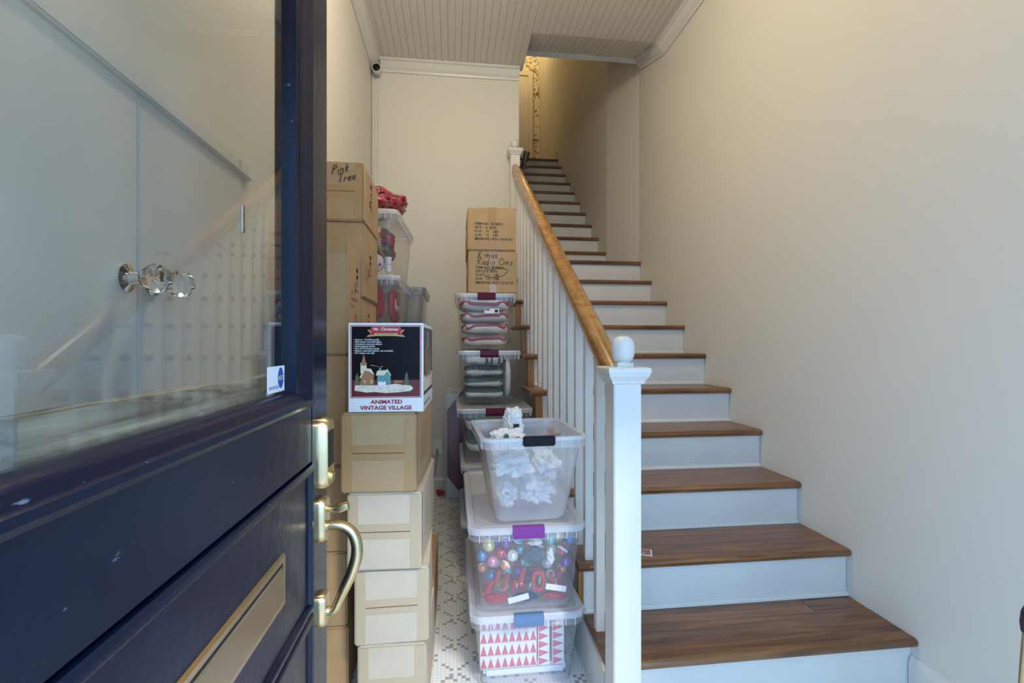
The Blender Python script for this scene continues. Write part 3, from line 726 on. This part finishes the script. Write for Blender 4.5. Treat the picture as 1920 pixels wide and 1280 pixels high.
# ------------------------------------------------------------------ plastic bins
def rr(w, d, r, z, n=4, cx=0, cy=0):
    pts = []
    for (sx_, sy_, a0) in ((1, -1, -PI / 2), (1, 1, 0), (-1, 1, PI / 2), (-1, -1, PI)):
        for i in range(n + 1):
            a = a0 + PI / 2 * i / n
            pts.append((cx + sx_ * (w / 2 - r) + r * math.cos(a), cy + sy_ * (d / 2 - r) + r * math.sin(a), z))
    return pts
def bin_(label, cx, yf, w, d, z0, z1, yaw=0, lid=True, latch=MAROON, body=CLEAR, taper=.86, group='clear plastic storage bins', rim=RIMP, latch_w=.10):
    """cx, yf: centre and front of the rim; z0..z1 height over all"""
    o = tag(empty('storage_bin', (cx, yf + d / 2, z0 + .0005), yaw), label, 'storage bin', group)
    h = z1 - z0 - .001; hb = h - (.020 if lid else .004); wi, di = w - .03, d - .03
    MB().loft([rr(wi * taper - .02, di * (1 - (1 - taper) * wi / di) - .02, .03, .0), rr(wi * taper, di * (1 - (1 - taper) * wi / di), .035, .012), rr(wi, di, .035, hb)], cap0=True, cap1=False).build('tub', body, o, smooth=True)
    r = MB()
    r.loft([rr(wi + .001, di + .001, .035, hb - .032), rr(w - .010, d - .010, .04, hb - .032), rr(w - .008, d - .008, .04, hb - .002), rr(w - .004, d - .004, .04, hb), rr(wi, di, .035, hb)], cap0=False, cap1=False)
    r.build('rim', body, o)
    nb = 5
    rb = MB()
    for i in range(-nb, nb + 1):
        x = i * wi / (2 * nb + 1.5)
        if abs(x) < latch_w * .6: continue
        rb.box(x - .0012, x + .0012, -d / 2 + .0035, -d / 2 + .012, hb - .034, hb - .003)
    for i in range(-6, 7):
        y = i * di / 14
        for s in (-1, 1): rb.box(s * (w / 2 - .008) - .003, s * (w / 2 - .008) + .003, y - .0012, y + .0012, hb - .034, hb - .003)
    rb.build('rim_ribs', rim, o)
    if lid:
        l = MB()
        l.loft([rr(w - .002, d - .002, .042, hb - .010), rr(w, d, .042, hb - .004), rr(w, d, .042, hb + .008), rr(w - .008, d - .008, .04, hb + .013), rr(w - .05, d - .05, .035, hb + .013), rr(w - .06, d - .06, .03, hb + .007)], cap0=False)
        l.build('lid', LIDP if rim is RIMP else rim, o)
    else:
        r = MB(); r.loft([rr(w - .004, d - .004, .04, hb - .008), rr(w, d, .042, hb - .006), rr(w, d, .042, hb + .004), rr(wi - .002, di - .002, .034, hb + .004), rr(wi - .002, di - .002, .034, hb - .006)], cap0=False, cap1=False)
        r.build('lip', rim, o)
    if latch:
        for s in (-1, 1):
            y = s * (d / 2 + .001)
            m = MB(); pr = [(0, hb - .024), (.007, hb - .022), (.009, hb - .010), (.007, hb + .012), (0, hb + .016), (-.016, hb + .016), (-.016, hb + .0135), (-.001, hb + .012)]
            m.prism(pr, lambda p, t: (t, y + s * p[0], p[1]), -latch_w / 2, latch_w / 2); m.build('latch', latch, o)
    return o
def cushion(label, c, size, m, yaw=0, stripe=None, group='cushions in the clear bins', under=None, name='cushion', ex=.36, pitch=0, cat='cushion', wob=.006, e1=.42, e2=.62):
    """rounded pillow shape, thicker in the middle, with creases"""
    b = MB(); rings = []; nu, nv = 12, 28; sd = random.uniform(0, 50)
    def pt(u, v, sc=1.0):
        cu, su = math.cos(u), math.sin(u); cv, sv = math.cos(v), math.sin(v)
        f = lambda t, e: math.copysign(abs(t) ** e, t)
        x = f(cv, ex) * f(cu, e1); y = f(sv, ex) * f(cu, e1); z = f(su, e2) * (1 - .30 * max(abs(x), abs(y)) ** 4)
        n_ = noise.noise(Vector((x * 2.2 + sd, y * 2.2, z * 2)))
        return (x * size[0] / 2 * sc, y * size[1] / 2 * sc, z * size[2] / 2 * sc + n_ * wob * 2.0)
    for i in range(nu + 1):
        u = -PI / 2 + PI * i / nu
        rings.append([pt(u * .995, 2 * PI * j / nv) for j in range(nv)])
    b.loft(rings)
    ms_ = [m] + ([under] if under else [])
    if under:
        b.mi = [1 if (sum(b.v[i][2] for i in f) / len(f)) < size[2] * .10 else 0 for f in b.f]
    o = tag(b.build(name, ms_, smooth=True), label, cat, group)
    o.location = c; o.rotation_euler = (math.radians(pitch), 0, math.radians(yaw))
    if stripe:
        t = MB(); pts = [pt(.25 + .22 * math.sin(j * .55 + sd), 2 * PI * j / 80, 1.0) for j in range(81)]
        rings = []
        for p in pts:
            v = Vector((p[0], p[1], 0)).normalized()
            rings.append([Vector(p) + v * .003 + Vector((0, 0, .012)), Vector(p) + v * .005, Vector(p) + v * .003 - Vector((0, 0, .012)), Vector(p) - v * .006])
        t.loft(rings, cap0=False, cap1=False).build('stripe', stripe, o)
    return o
def crumple(name, label, c, size, m, cat, amp=.35, sub=4, group=None, fr=3.0, full=False):
    bm = bmesh.new(); bmesh.ops.create_icosphere(bm, subdivisions=sub, radius=1); sd = random.uniform(0, 90)
    for v in bm.verts:
        p = v.co.copy(); k = 1 + amp * (noise.noise(p * fr * .6 + Vector((sd, 0, 0))) + .6 * abs(noise.noise(p * fr * 1.7 + Vector((0, sd, 0)))) * 1.5 - .3)
        if full: k = (k * full + 1 - full) / (p.x ** 4 + p.y ** 4 + p.z ** 4) ** .16      # packed into the corners of its bin
        v.co = Vector((p.x * size[0] / 2 * k, p.y * size[1] / 2 * k, p.z * size[2] / 2 * k))
    me = bpy.data.meshes.new(name); bm.to_mesh(me); bm.free(); me.materials.append(m)
    o = bpy.data.objects.new(name, me); C.objects.link(o); o.location = c
    return tag(o, label, cat, group)

def fit(o, x0, x1, y0, y1, z0, z1, fill=False):
    """scale and move a thing (with its parts) so that it lies inside the given space of its bin"""
    bpy.context.view_layer.update()
    M = o.matrix_world; P = []
    for q in [o] + list(o.children):
        P += [q.matrix_world @ v.co for v in q.data.vertices]
    lo = [min(p[i] for p in P) for i in range(3)]; hi = [max(p[i] for p in P) for i in range(3)]
    L0, H0 = (x0, y0, z0), (x1, y1, z1); sc = []
    for i in range(3):
        k = (H0[i] - L0[i]) / (hi[i] - lo[i]); sc.append(k if fill else min(1, k))
    o.scale = [a * b for a, b in zip(o.scale, sc)]
    loc = list(o.location)
    for i in range(3):
        a = loc[i] + (lo[i] - loc[i]) * sc[i]; b = loc[i] + (hi[i] - loc[i]) * sc[i]
        if i == 2: loc[i] += L0[i] - a
        else: loc[i] += max(0, L0[i] - a) - max(0, b - H0[i])
    o.location = loc
    return o
# far column, bottom to top
bin_('clear bin on the floor of the far bin stack', .235, 2.40, .40, .62, FL, -.885, group='far bin stack')
bin_('second clear bin up in the far stack, half hidden by the front bins', .235, 2.42, .40, .62, -.885, -.605, group='far bin stack')
bin_('clear bin with maroon latch holding green and white bolsters', .215, 2.47, .40, .62, -.605, -.325, group='far bin stack')
bin_('clear bin with Christmas handwritten on its front', .195, 2.62, .355, .56, -.325, -.028, group='far bin stack')
bn_ = bin_('topmost far clear bin packed with red-striped white cushions', .182, 2.66, .345, .56, -.028, .289, group='far bin stack')
lb = bx('paper_label', WHITEP, (-.012, .070, -.56 / 2 + .0025, -.56 / 2 + .004, .198, .224), bn_)
bx('barcode', INK, (.045, .064, -.56 / 2 + .0015, -.56 / 2 + .003, .203, .219), lb); bx('label_print', REDP, (-.009, .018, -.56 / 2 + .0015, -.56 / 2 + .003, .214, .221), lb)
cb = [o for o in C.objects if o.get('label') == 'clear bin with Christmas handwritten on its front'][0]
s_, w_ = script('Christmas', .040); hand(s_, INK, cb, lambda a, b: (a - w_ / 2, -.56 / 2 + .008 - .05 * 0, .175 + b), .0011)
for i, (z, hh, dx) in enumerate(((.028, .085, .0), (.100, .08, .004), (.165, .085, -.004), (.225, .06, 0))):
    cu_ = cushion(('lowest', 'second lowest', 'second highest', 'highest')[i] + ' red-striped white cushion in the top far bin', (.182 + dx, 2.94, z), (.283 + .007 * i, .47, hh + .01), CLOTHW, 0, CLOTHR, pitch=0)
    hx = .1575 * (.86 + .035 * i) - .005; fit(cu_, .182 - hx, .182 + hx, 2.70, 3.17, -.013 + .0675 * i, .0535 + .0675 * i, True)
for i, (z, hh) in enumerate(((-.280, .080), (-.205, .085), (-.140, .070))):
    cu_ = cushion(('bottom', 'middle', 'upper')[i] + ' green-topped white cushion in the bin marked Christmas', (.174, 2.90, z), (.262, .46, hh), CLOTHG, 0, None, under=CLOTHW)
    fit(cu_, .062, .286, 2.685, 3.12, -.309 + .062 * i, -.248 + .062 * i, True)
fit(cushion('white bolster standing at the right of the bin marked Christmas', (.318, 2.90, -.20), (.035, .40, .19), CLOTHW), .290, .325, 2.70, 3.10, -.308, -.065, True)
fit(cushion('white cushion with navy boots print under the lid, bin marked Christmas', (.165, 2.92, -.082), (.26, .44, .055), CLOTHW), .062, .286, 2.685, 3.12, -.120, -.058, True)
for i, (x, y0_) in enumerate(((.185, 0), (.212, 0), (.254, 0), (.281, 0))):
    q = MB().loft([[(x - .006, 2.668, -.07), (x + .006, 2.668, -.07), (x + .006, 2.676, -.07), (x - .006, 2.676, -.07)], [(x - .006, 2.668, -.102), (x + .006, 2.668, -.102), (x + .006, 2.676, -.102), (x - .006, 2.676, -.102)], [(x - .016, 2.668, -.110), (x + .006, 2.668, -.110), (x + .006, 2.676, -.110), (x - .016, 2.676, -.110)]]).build('felt_boot', NAVY)
    tag(q, ('leftmost', 'second', 'third', 'rightmost')[i] + ' of four navy felt boots in the bin marked Christmas', 'decoration', 'navy felt boots')
fit(cushion('lower green and white bolster in the bin with maroon latch', (.205, 2.78, -.53), (.30, .5, .10), CLOTHG, under=CLOTHW), .066, .364, 2.52, 3.03, -.590, -.482, True)
fit(cushion('upper green and white bolster in the bin with maroon latch', (.205, 2.78, -.425), (.31, .5, .10), CLOTHG, under=CLOTHW), .062, .368, 2.52, 3.03, -.481, -.368, True)
fit(crumple('fabric_bundle', 'pale cloth bundle in the second bin of the far stack', (.235, 2.73, -.77), (.28, .48, .17), CLOTHW, 'fabric', .12), .09, .38, 2.49, 2.97, -.870, -.66)
fit(crumple('fabric_bundle', 'pink and red cloth bundle in the floor bin, far stack', (.235, 2.71, -1.06), (.28, .48, .18), mat('pink_cloth', (.62, .28, .30), .9, bump=.4, var=.4, vscale=30), 'fabric', .12), .09, .38, 2.47, 2.95, -1.163, -.94)

# front column
G1 = bin_('clear front bin on the floor holding red triangle patterned boxes', .252, 1.60, .398, .70, FL, -.900, latch=mat('blue_latch', (.14, .22, .36), .3, spec=.2), body=MILKY, group='front bin stack')
G2 = bin_('clear front bin full of shiny baubles with a purple latch', .248, 1.58, .404, .74, -.900, -.598, latch=PURPLE, body=MILKY, group='front bin stack', latch_w=.105)
G3 = bin_('open clear bin of white tissue on top of the bauble bin', .258, 1.55, .365, .42, -.597, -.305, yaw=3.0, lid=False, latch=None, body=MILKW, taper=.74, group='front bin stack')
bx('handle', BLACKP, (-.045, .062, -.42 / 2 - .010, -.42 / 2 + .012, .265, .297), G3, bevel=.004)
# triangle boxes
def tribox(label, x0, x1, z0, z1, vertical):
    o = tag(empty('gift_box', ((x0 + x1) / 2, 1.680, z0)), label, 'box', 'triangle patterned boxes'); w = x1 - x0; h = z1 - z0 - .001
    MB().box(-w / 2, w / 2, 0, .28, 0, h).build('body', WHITEP, o)
    t = MB(); y = -.0006
    if not vertical:
        n_ = 8
        for i in range(n_):
            a = -w / 2 + w * i / n_; b = a + w / n_
            t.loft([[(a + .001, y, .003), (b - .001, y, .003), ((a + b) / 2, y, h - .004)], [(a + .001, 0, .003), (b - .001, 0, .003), ((a + b) / 2, 0, h - .004)]])
    else:
        n_ = 6
        for i in range(n_):
            a = h * i / n_; b = a + h / n_
            t.loft([[(-w / 2 + .002, y, a + .001), (w / 2 - .002, y, (a + b) / 2), (-w / 2 + .002, y, b - .001)], [(-w / 2 + .002, 0, a + .001), (w / 2 - .002, 0, (a + b) / 2), (-w / 2 + .002, 0, b - .001)]])
    t.build('triangle_print', PINKP, o)
bx_ = tag(bx('tissue_bed', TISSUE, (.105, .40, 1.69, 1.95, FL + .006, FL + .044), bevel=.01), 'layer of white tissue under the red triangle boxes', 'tissue')
for i in range(4):
    tribox(('lowest', 'second lowest', 'second highest', 'highest')[i] + ' flat red triangle patterned box in the floor bin', .092, .292, FL + .045 + .044 * i, FL + .045 + .044 * (i + 1), False)
tribox('left upright red triangle patterned box in the floor bin', .297, .338, FL + .045, FL + .221, True)
tribox('right upright red triangle patterned box in the floor bin', .348, .390, FL + .045, FL + .221, True)
# baubles, felt pieces
BC = [((.55, .06, .10), 'red'), ((.12, .45, .45), 'teal'), ((.72, .72, .76), 'silver'), ((.75, .30, .16), 'orange'), ((.22, .10, .38), 'purple'), ((.70, .62, .30), 'gold'), ((.10, .25, .50), 'blue'), ((.72, .28, .42), 'pink')]
BM = [mat('bauble_' + n_, c_, .15, metal=.35, coat=.6) for c_, n_ in BC]
bm_me = {}
spots = []
KEEP = ((.238, .352, -.770, -.700), (.250, .312, -.700, -.668))          # cloth scraps of the front layer
for layer, yc, zlo in ((0, 1.652, -.760), (1, 1.700, -.865)):
    for tr in range(6000):
        r_ = random.choice((.018, .020, .022)); z = random.uniform(zlo, -.668); fz = (z + .90) / .28
        hx = .187 * (.86 + .14 * fz) - .006 - r_; x = .248 + random.uniform(-hx, hx); p = (x, yc, z, r_)
        if layer == 0 and any(a_ - r_ < x < b_ + r_ and c_ - r_ < z < d_ + r_ for a_, b_, c_, d_ in KEEP): continue
        if all((p[0] - q[0]) ** 2 + (p[1] - q[1]) ** 2 + (p[2] - q[2]) ** 2 > (r_ + q[3] + .001) ** 2 for q in spots): spots.append(p)
        if len(spots) > (20, 52)[layer]: break
used = {}
for i, p in enumerate(spots):
    ci = (i * 5 + i // 7) % 8; r_ = p[3]
    if ci not in bm_me:
        q = MB().lathe([(max(.0004, math.sin(PI * k / 14)), -math.cos(PI * k / 14)) for k in range(15)], n=20)
        ob = q.build('bauble', BM[ci], smooth=True); bm_me[ci] = ob.data
        st_ = MB()
        st_.lathe([(1.004 * math.cos(a), 1.004 * math.sin(a)) for a in (-.18, -.06, .06, .18)], n=20)
        bm_me[(ci, 's')] = st_.build('tmpband', WHITEP).data
        bpy.data.objects.remove([o_ for o_ in C.objects if o_.name.startswith('tmpband')][0])
    else:
        ob = bpy.data.objects.new('bauble', bm_me[ci]); C.objects.link(ob)
    ob.location = p[:3]; ob.scale = (r_, r_, r_); ob.rotation_euler = (random.uniform(0, 3), random.uniform(0, 3), 0)
    if i % 2 == 0:
        bd = bpy.data.objects.new('band', bm_me[(ci, 's')]); C.objects.link(bd); bd.parent = ob
    tag(ob, 'bauble %s' % BC[ci][1], 'bauble', '%s baubles in the front bin' % BC[ci][1])
ORD = ('first', 'second', 'third', 'fourth', 'fifth', 'sixth', 'seventh', 'eighth', 'ninth')
def rank(prefix, fmt, key):
    for lab in sorted({o_.get('label') for o_ in C.objects if str(o_.get('label', '')).startswith(prefix)}):
        L_ = sorted([o_ for o_ in C.objects if o_.get('label') == lab], key=key)
        for k_, o_ in enumerate(L_): o_['label'] = fmt % (ORD[k_], lab[len(prefix):].strip())
rank('bauble ', '%s %s bauble from the left in the purple-latched bin', lambda o_: o_.location.x)
# red felt letters: an O and a few bars
ol = MB(); ri, ron = [], []
rings = []
for k in range(20):
    a = 2 * PI * k / 20; ca, sa = math.cos(a), math.sin(a)
    P_ = lambda s_: (.024 * s_ * math.copysign(abs(ca) ** .7, ca), .036 * (s_ if s_ == 1 else .62) * math.copysign(abs(sa) ** .7, sa))
    o1 = P_(1); i1 = P_(.5); rings.append([(o1[0], -.008, o1[1]), (o1[0], .008, o1[1]), (i1[0], .008, i1[1]), (i1[0], -.008, i1[1])])
rings.append(rings[0])
ol = ol.loft(rings, cap0=False, cap1=False).build('felt_letter', CLOTHR); ol.location = (.292, 1.650, -.818)
tag(ol, 'red felt letter O in the bauble bin', 'letter')
for i, (x, z, a, l_) in enumerate([(.122 + .028 * j, -.822 + .016 * ((j * 2) % 3 - .6), .35, (.050, .054, .058, .044, .06)[j]) for j in range(5)] + [(.340, -.820, -.15, .055), (.367, -.815, -.15, .06)]):
    ob = MB().box(-.007, .007, -.008, .008, -l_ / 2, l_ / 2).build('felt_bar', CLOTHR, bevel=.004); ob.location = (x, 1.652, z); ob.rotation_euler = (0, a, 0)
    tag(ob, 'felt bar', 'decoration', 'red felt bars')
rank('felt bar', '%s red felt bar from the left among the baubles%s', lambda o_: o_.location.x)
fit(crumple('fabric_bundle', 'dark teal cloth in the middle of the bauble bin', (.275, 1.70, -.755), (.12, .05, .13), mat('teal_cloth', (.05, .09, .13), .9), 'fabric', .4), .239, .316, 1.629, 1.674, -.768, -.702, True)
fit(crumple('fabric_bundle', 'heap of red and white cloth filling the bottom of the bauble bin', (.245, 1.83, -.80), (.31, .30, .18), mat('red_white_cloth', (.62, .28, .28), .9, var=.5, vscale=25), 'fabric', .4, 5, None, 4, .5), .108, .388, 1.728, 2.15, -.884, -.66, True)
for i, (x, z, a) in enumerate(((.22, -.864, .2), (.350, -.835, -.2))):
    ob = bx('paper_card', WHITEP, (-.036, .036, 0, .001, -.010, .010)); ob.location = (x, 1.6255, z); ob.rotation_euler = (0, -a, 0)
    tag(ob, ('left' if i == 0 else 'right') + ' white paper card at the bottom of the bauble bin', 'card')
for (x0_, x1_, za_, zb_), m_, lab in (((.098, .192, -.886, -.855), CLOTHR, 'rumpled red felt at the lower left of the bauble bin'), ((.300, .395, -.886, -.857), CLOTHR, 'rumpled red felt at the lower right of the bauble bin'),
                    ((.196, .296, -.886, -.857), NAVY, 'dark felt scrap at the bottom middle of the bauble bin'), ((.319, .350, -.768, -.705), CLOTHW, 'white cloth scrap right of the dark teal cloth'), ((.252, .310, -.698, -.670), CLOTHW, 'white cloth scrap above the dark teal cloth')):
    fit(crumple('felt_scrap', lab, ((x0_ + x1_) / 2, 1.652, (za_ + zb_) / 2), (.1, .05, .05), m_, 'fabric', .35, 3), x0_, x1_, 1.632, 1.672, za_, zb_, True)
# tissue in the open bin
PRINT = mat('printed_bag', (.86, .85, .84), .35, bump=.5, bscale=40)
for i, (x, y, z, sz, lab) in enumerate(((.20, 1.72, -.52, (.15, .24, .13), 'crumpled white tissue low at the left of the open bin'), (.31, 1.73, -.52, (.13, .22, .12), 'crumpled white tissue low at the right of the open bin'),
                                        (.19, 1.76, -.42, (.14, .2, .12), 'crumpled white tissue at upper left of the open bin'), (.315, 1.75, -.435, (.15, .2, .10), 'crumpled white tissue at upper right of the open bin'))):
    t_ = crumple('tissue_paper', lab, (x, y, z), sz, TISSUE, 'tissue', .55, 5, 'tissue in the open bin', 4.2, .95)
    fit(t_, *((.146, .232), (.234, .370), (.130, .285), (.287, .386))[i], 1.635 if i < 2 else 1.615, 1.885 if i < 2 else 1.90, *((-.580, -.476) if i < 2 else (-.474, -.372)), True)
bag = crumple('plastic_bag', 'printed white plastic bag poking out of the open bin', (.19, 1.77, -.325), (.16, .16, .08), PRINT, 'bag', .34, 5, None, 3)
b2 = crumple('plastic_bag', 'peaked white plastic bag standing at the top of the open bin', (.225, 1.83, -.292), (.085, .08, .11), PRINT, 'bag', .34, 5, None, 3)
for p_, m_ in (((.03, -.085, .01), CLOTHR), ((-.02, -.08, .02), CLOTHG)):
    MB().lathe([(.0005, -.002), (.012, -.001), (.012, .001), (.0005, .002)], p_, 'y', 12).build('print_spot', m_, bag)
bx('print_mark', INK, (-.002, .020, -.046, -.044, -.012, .006), b2)
fit(bag, .122, .262, 1.605, 1.765, -.370, -.292, True); fit(b2, .185, .268, 1.768, 1.85, -.370, -.235, True)

# bins behind the left boxes (D and E)
D0 = -.29
bin_('clear bin on the floor behind the left box columns', -.425, 2.42, .34, .62, FL, -.89, 1, group='bins behind the left boxes', latch=None)
bin_('second clear bin up behind the left box columns', -.425, 2.42, .34, .62, -.89, -.59, 1, group='bins behind the left boxes', latch=None)
bin_('third clear bin up behind the left box columns', -.425, 2.42, .34, .62, -.59, -.28, 1, group='bins behind the left boxes', latch=None)
bin_('fourth clear bin up behind the left box columns', -.425, 2.42, .34, .62, -.28, .03, 1, group='bins behind the left boxes', latch=None)
bin_('clear bin of red stockings just above the village picture box', -.425, 2.41, .345, .64, .03, .345, -1, group='bins behind the left boxes', latch=None)
bin_('topmost left clear bin stuffed with red tartan cloth', -.43, 2.40, .355, .66, .345, .665, -2, group='bins behind the left boxes', latch=None)
for i, z in enumerate((-1.178, -.868, -.558, -.248, .062)):
    bin_(('floor', 'second', 'third', 'fourth', 'topmost')[i] + ' grey bin against the back wall behind the clear bins', -.355, 3.12, .36, .62, z, z + .31, 0, body=GREYP, rim=GREYP, latch=None, group='grey bins at the back wall')
fit(crumple('tartan_cloth', 'red tartan cloth filling the topmost left bin', (-.385, 2.66, .555), (.23, .42, .19), TART, 'cloth', .3, 4, None, 2.2, .6), -.555, -.306, 2.47, 2.95, .462, .628, True)
crumple('gift_bag', 'shiny red patterned bag on top of the tartan bin', (-.39, 2.66, .748), (.27, .34, .15), mat('shiny_red_bag', (.35, .03, .05), .15, var=.9, vscale=35, coat=.8), 'bag', .25, 4)
pd = cushion('white cushion with red polka dots in the tartan bin', (-.38, 2.50, .43), (.15, .10, .13), CLOTHW, ex=.8)
for k in range(12):
    a = random.uniform(-.06, .06); z = random.uniform(-.045, .045)
    MB().lathe([(.0004, -.003), (.006, -.002), (.006, .003), (.0004, .004)], (a, -.048 * math.sqrt(max(.05, 1 - (a / .075) ** 2 * .6 - (z / .065) ** 2 * .7)), z), 'y', 8).build('polka_dot', CLOTHR, pd)
fit(pd, -.50, -.347, 2.462, 2.55, .364, .457, True)
for i, (x, z) in enumerate(((-.324, .399), (-.324, .3605))):
    ob = MB().lathe([(.001, 0), (.015, 0), (.019, .036), (.016, .036), (.013, .003), (.001, .003)], n=18).build('white_cup', WHITEP, smooth=True); ob.location = (x, 2.478, z); 
    tag(ob, ('upper' if i == 0 else 'lower') + ' small white cup at the front of the tartan bin', 'cup')
stk = cushion('red stocking with white lettering in the stocking bin', (-.375, 2.52, .205), (.20, .08, .22), CLOTHR, ex=.5, e2=.4)
s_, w_ = script('J', .09); hand(s_, WHITEP, stk, lambda a, b: (a - .005, -.043, b - .03), .003, 'white_script')
fit(stk, -.545, -.346, 2.462, 2.55, .118, .300, True)
s2 = cushion('red cushion with Merry in white along the side of the stocking bin', (-.30, 2.76, .22), (.06, .36, .20), CLOTHR, ex=.5, e2=.4)
s_, w_ = script('Merry', .07); hand(s_, WHITEP, s2, lambda a, b: (.033, a - .13, b - .03), .002, 'white_script')
fit(s2, -.342, -.305, 2.556, 2.92, .118, .300, True)
fit(cushion('pale cushion with green leaf at the bottom of the stocking bin', (-.37, 2.60, .085), (.22, .28, .07), CLOTHW), -.535, -.312, 2.475, 2.85, .046, .116, True)

# ------------------------------------------------------------------ small things
# wrapped picture against the back wall
pk = tag(empty('wrapped_picture', (.10, 3.845, FL)), 'dark red picture with white corner guards wrapped in plastic by the back wall', 'picture'); pk.rotation_euler = (-.0, 0, 0)
bx('canvas', mat('dark_red_board', (.17, .012, .012), .4, spec=.2, bump=.2), (-.145, .30, -.135, -.10, .012, .83), pk)
GUARD = mat('white_card', (.72, .70, .66), .6)
for (x, z, sx_, sz_) in ((-.15, .84, 1, -1), (-.15, .005, 1, 1), (.305, .84, -1, -1), (.305, .005, -1, 1)):
    MB().loft([[(x, yy, z), (x + sx_ * .13, yy, z), (x, yy, z + sz_ * .17)] for yy in (-.140, -.095)]).build('corner_guard', GUARD, pk)
bx('plastic_wrap', plastic('film', (.9, .9, .88), .975, .1), (-.168, .32, -.147, -.088, .004, .80), pk)
bow = crumple('red_bow', 'small red bow lying on the floor by the back baseboard', (pix(826, 915, 3.78).x, 3.78, FL + .029), (.07, .05, .04), CLOTHR, 'bow', .6, 3)
# outlet with plug and cord
oc_ = pix(820, 838, YB); ot = tag(empty('wall_outlet', (oc_.x, YB, oc_.z)), 'white outlet plate low on the back wall with a plugged cord', 'outlet')
bx('cover_plate', WHITEP, (-.036, .036, -.006, -.0005, -.058, .058), ot, bevel=.002)
for z in (-.022, .022):
    so_ = MB().lathe([(.0005, -.0085), (.016, -.0085), (.017, -.006)], (0, 0, z), 'y', 16).build('socket', WHITEP, ot)
    for x in (-.006, .006): bx('slot', INK, (x - .001, x + .001, -.0092, -.008, z - .003, z + .006), so_)
cd = tag(empty('power_cord', (oc_.x, YB, oc_.z)), 'pale cord hanging from the outlet down to the floor', 'cord')
bx('plug', mat('cord_tan', (.45, .38, .26), .5), (-.011, .011, -.032, -.0095, -.038, -.008), cd, bevel=.003)
MB().tube([(0, -.024, -.038), (.0, -.026, -.10), (-.02, -.03, -.20), (-.05, -.03, -.28), (-.06, -.04, -.345), (-.12, -.08, -.351)], .0035, 8).build('cable', MATS['cord_tan'], cd)
# security camera in the ceiling corner, its cable
sc = pix(706, 127, 3.80); sec = tag(empty('security_camera', sc), 'small round security camera with black lens in the ceiling corner', 'camera')
MB().lathe([(.001, .06), (.025, .06), (.036, .04), (.038, .0), (.034, -.008), (.001, -.008)], axis='y', n=24).build('housing', WHITE, sec, smooth=True)
MB().lathe([(.001, -.016), (.018, -.014), (.029, -.009), (.029, -.006), (.001, -.006)], axis='y', n=24).build('lens', BLACKP, sec, smooth=True)
MB().tube([(0, .05, .0), (0, .08, .0)], .012, 10).build('mount', WHITE, sec)
cb_ = tag(empty('camera_cable', (XL + .02, YB - .004, FL)), 'thin pale cable running down the back corner from the security camera', 'cable')
MB().tube([(.028, 0, 3.22), (.026, 0, 2.6), (.030, 0, 2.0), (.024, 0, 1.2), (.026, 0, .2)], .003, 6).build('wire', WHITE, cb_)
bx('raceway', WHITE, (-.016, -.002, -.014, .0, .15, 3.3), cb_)
# leaflet on the second tread
lp = pix(1206, 1034, 1.79); lfm = bx('leaflet', WHITEP, (-.06, .055, -.028, .028, 0, .002)); lfm.location = (lp.x - .02, 1.80, tz(2)); lfm.rotation_euler = (0, 0, -.35)
tag(lfm, 'small printed leaflet lying on the second tread beside the newel', 'leaflet')
bx('leaflet_picture', mat('print_leaf', (.35, .18, .14), .5, var=.6, vscale=60), (-.055, .05, -.024, .024, .002, .0024), lfm)
# pole leaning at the right edge
A = pix(1903, 1290, .93); B = pix(1922, 1150, .88)
pg = tag(empty('leaning_pole', (A.x - .012, A.y, FL)), 'slim brass pole with a dark tip leaning at the right edge', 'pole')
B2 = B - Vector((A.x - .012, A.y, FL)); B2.x += .012
MB().tube([(0, 0, 0), B2 * .93], .010, 10).build('shaft', BRASS, pg, smooth=True)
MB().tube([B2 * .93, B2 * .96, B2 * 1.0, B2 * 1.04], [.012, .015, .014, .006], 12).build('tip', mat('dark_tip', (.03, .012, .02), .4), pg, smooth=True)

# ------------------------------------------------------------------ lamps (above the frame)
def lamp(loc, power, col, label):
    o = tag(empty('ceiling_lamp', loc), label, 'lamp')
    MB().lathe([(.001, 0), (.15, 0), (.155, -.015), (.15, -.03), (.14, -.03), (.14, -.012), (.001, -.012)], n=32).build('fitting', BRASS, o, smooth=True)
    MB().lathe([(.138, -.02), (.13, -.05), (.10, -.08), (.05, -.096), (.001, -.10)], n=32).build('glass_shade', plastic('opal_' + label[:4], (.95, .93, .88), .6), o, smooth=True)
    l = bpy.data.lights.new('bulb', 'POINT'); l.energy = power; l.color = col; l.shadow_soft_size = .12
    lo_ = bpy.data.objects.new('bulb', l); C.objects.link(lo_); lo_.parent = o; lo_.location = (0, 0, -.14)
lamp((.12, 1.9, CE), 40, (1, .88, .66), 'dome lamp on the entry ceiling above the camera')
lamp((.9, 7.3, TOPZ), 20, (1, .73, .34), 'hall dome lamp on the landing ceiling')
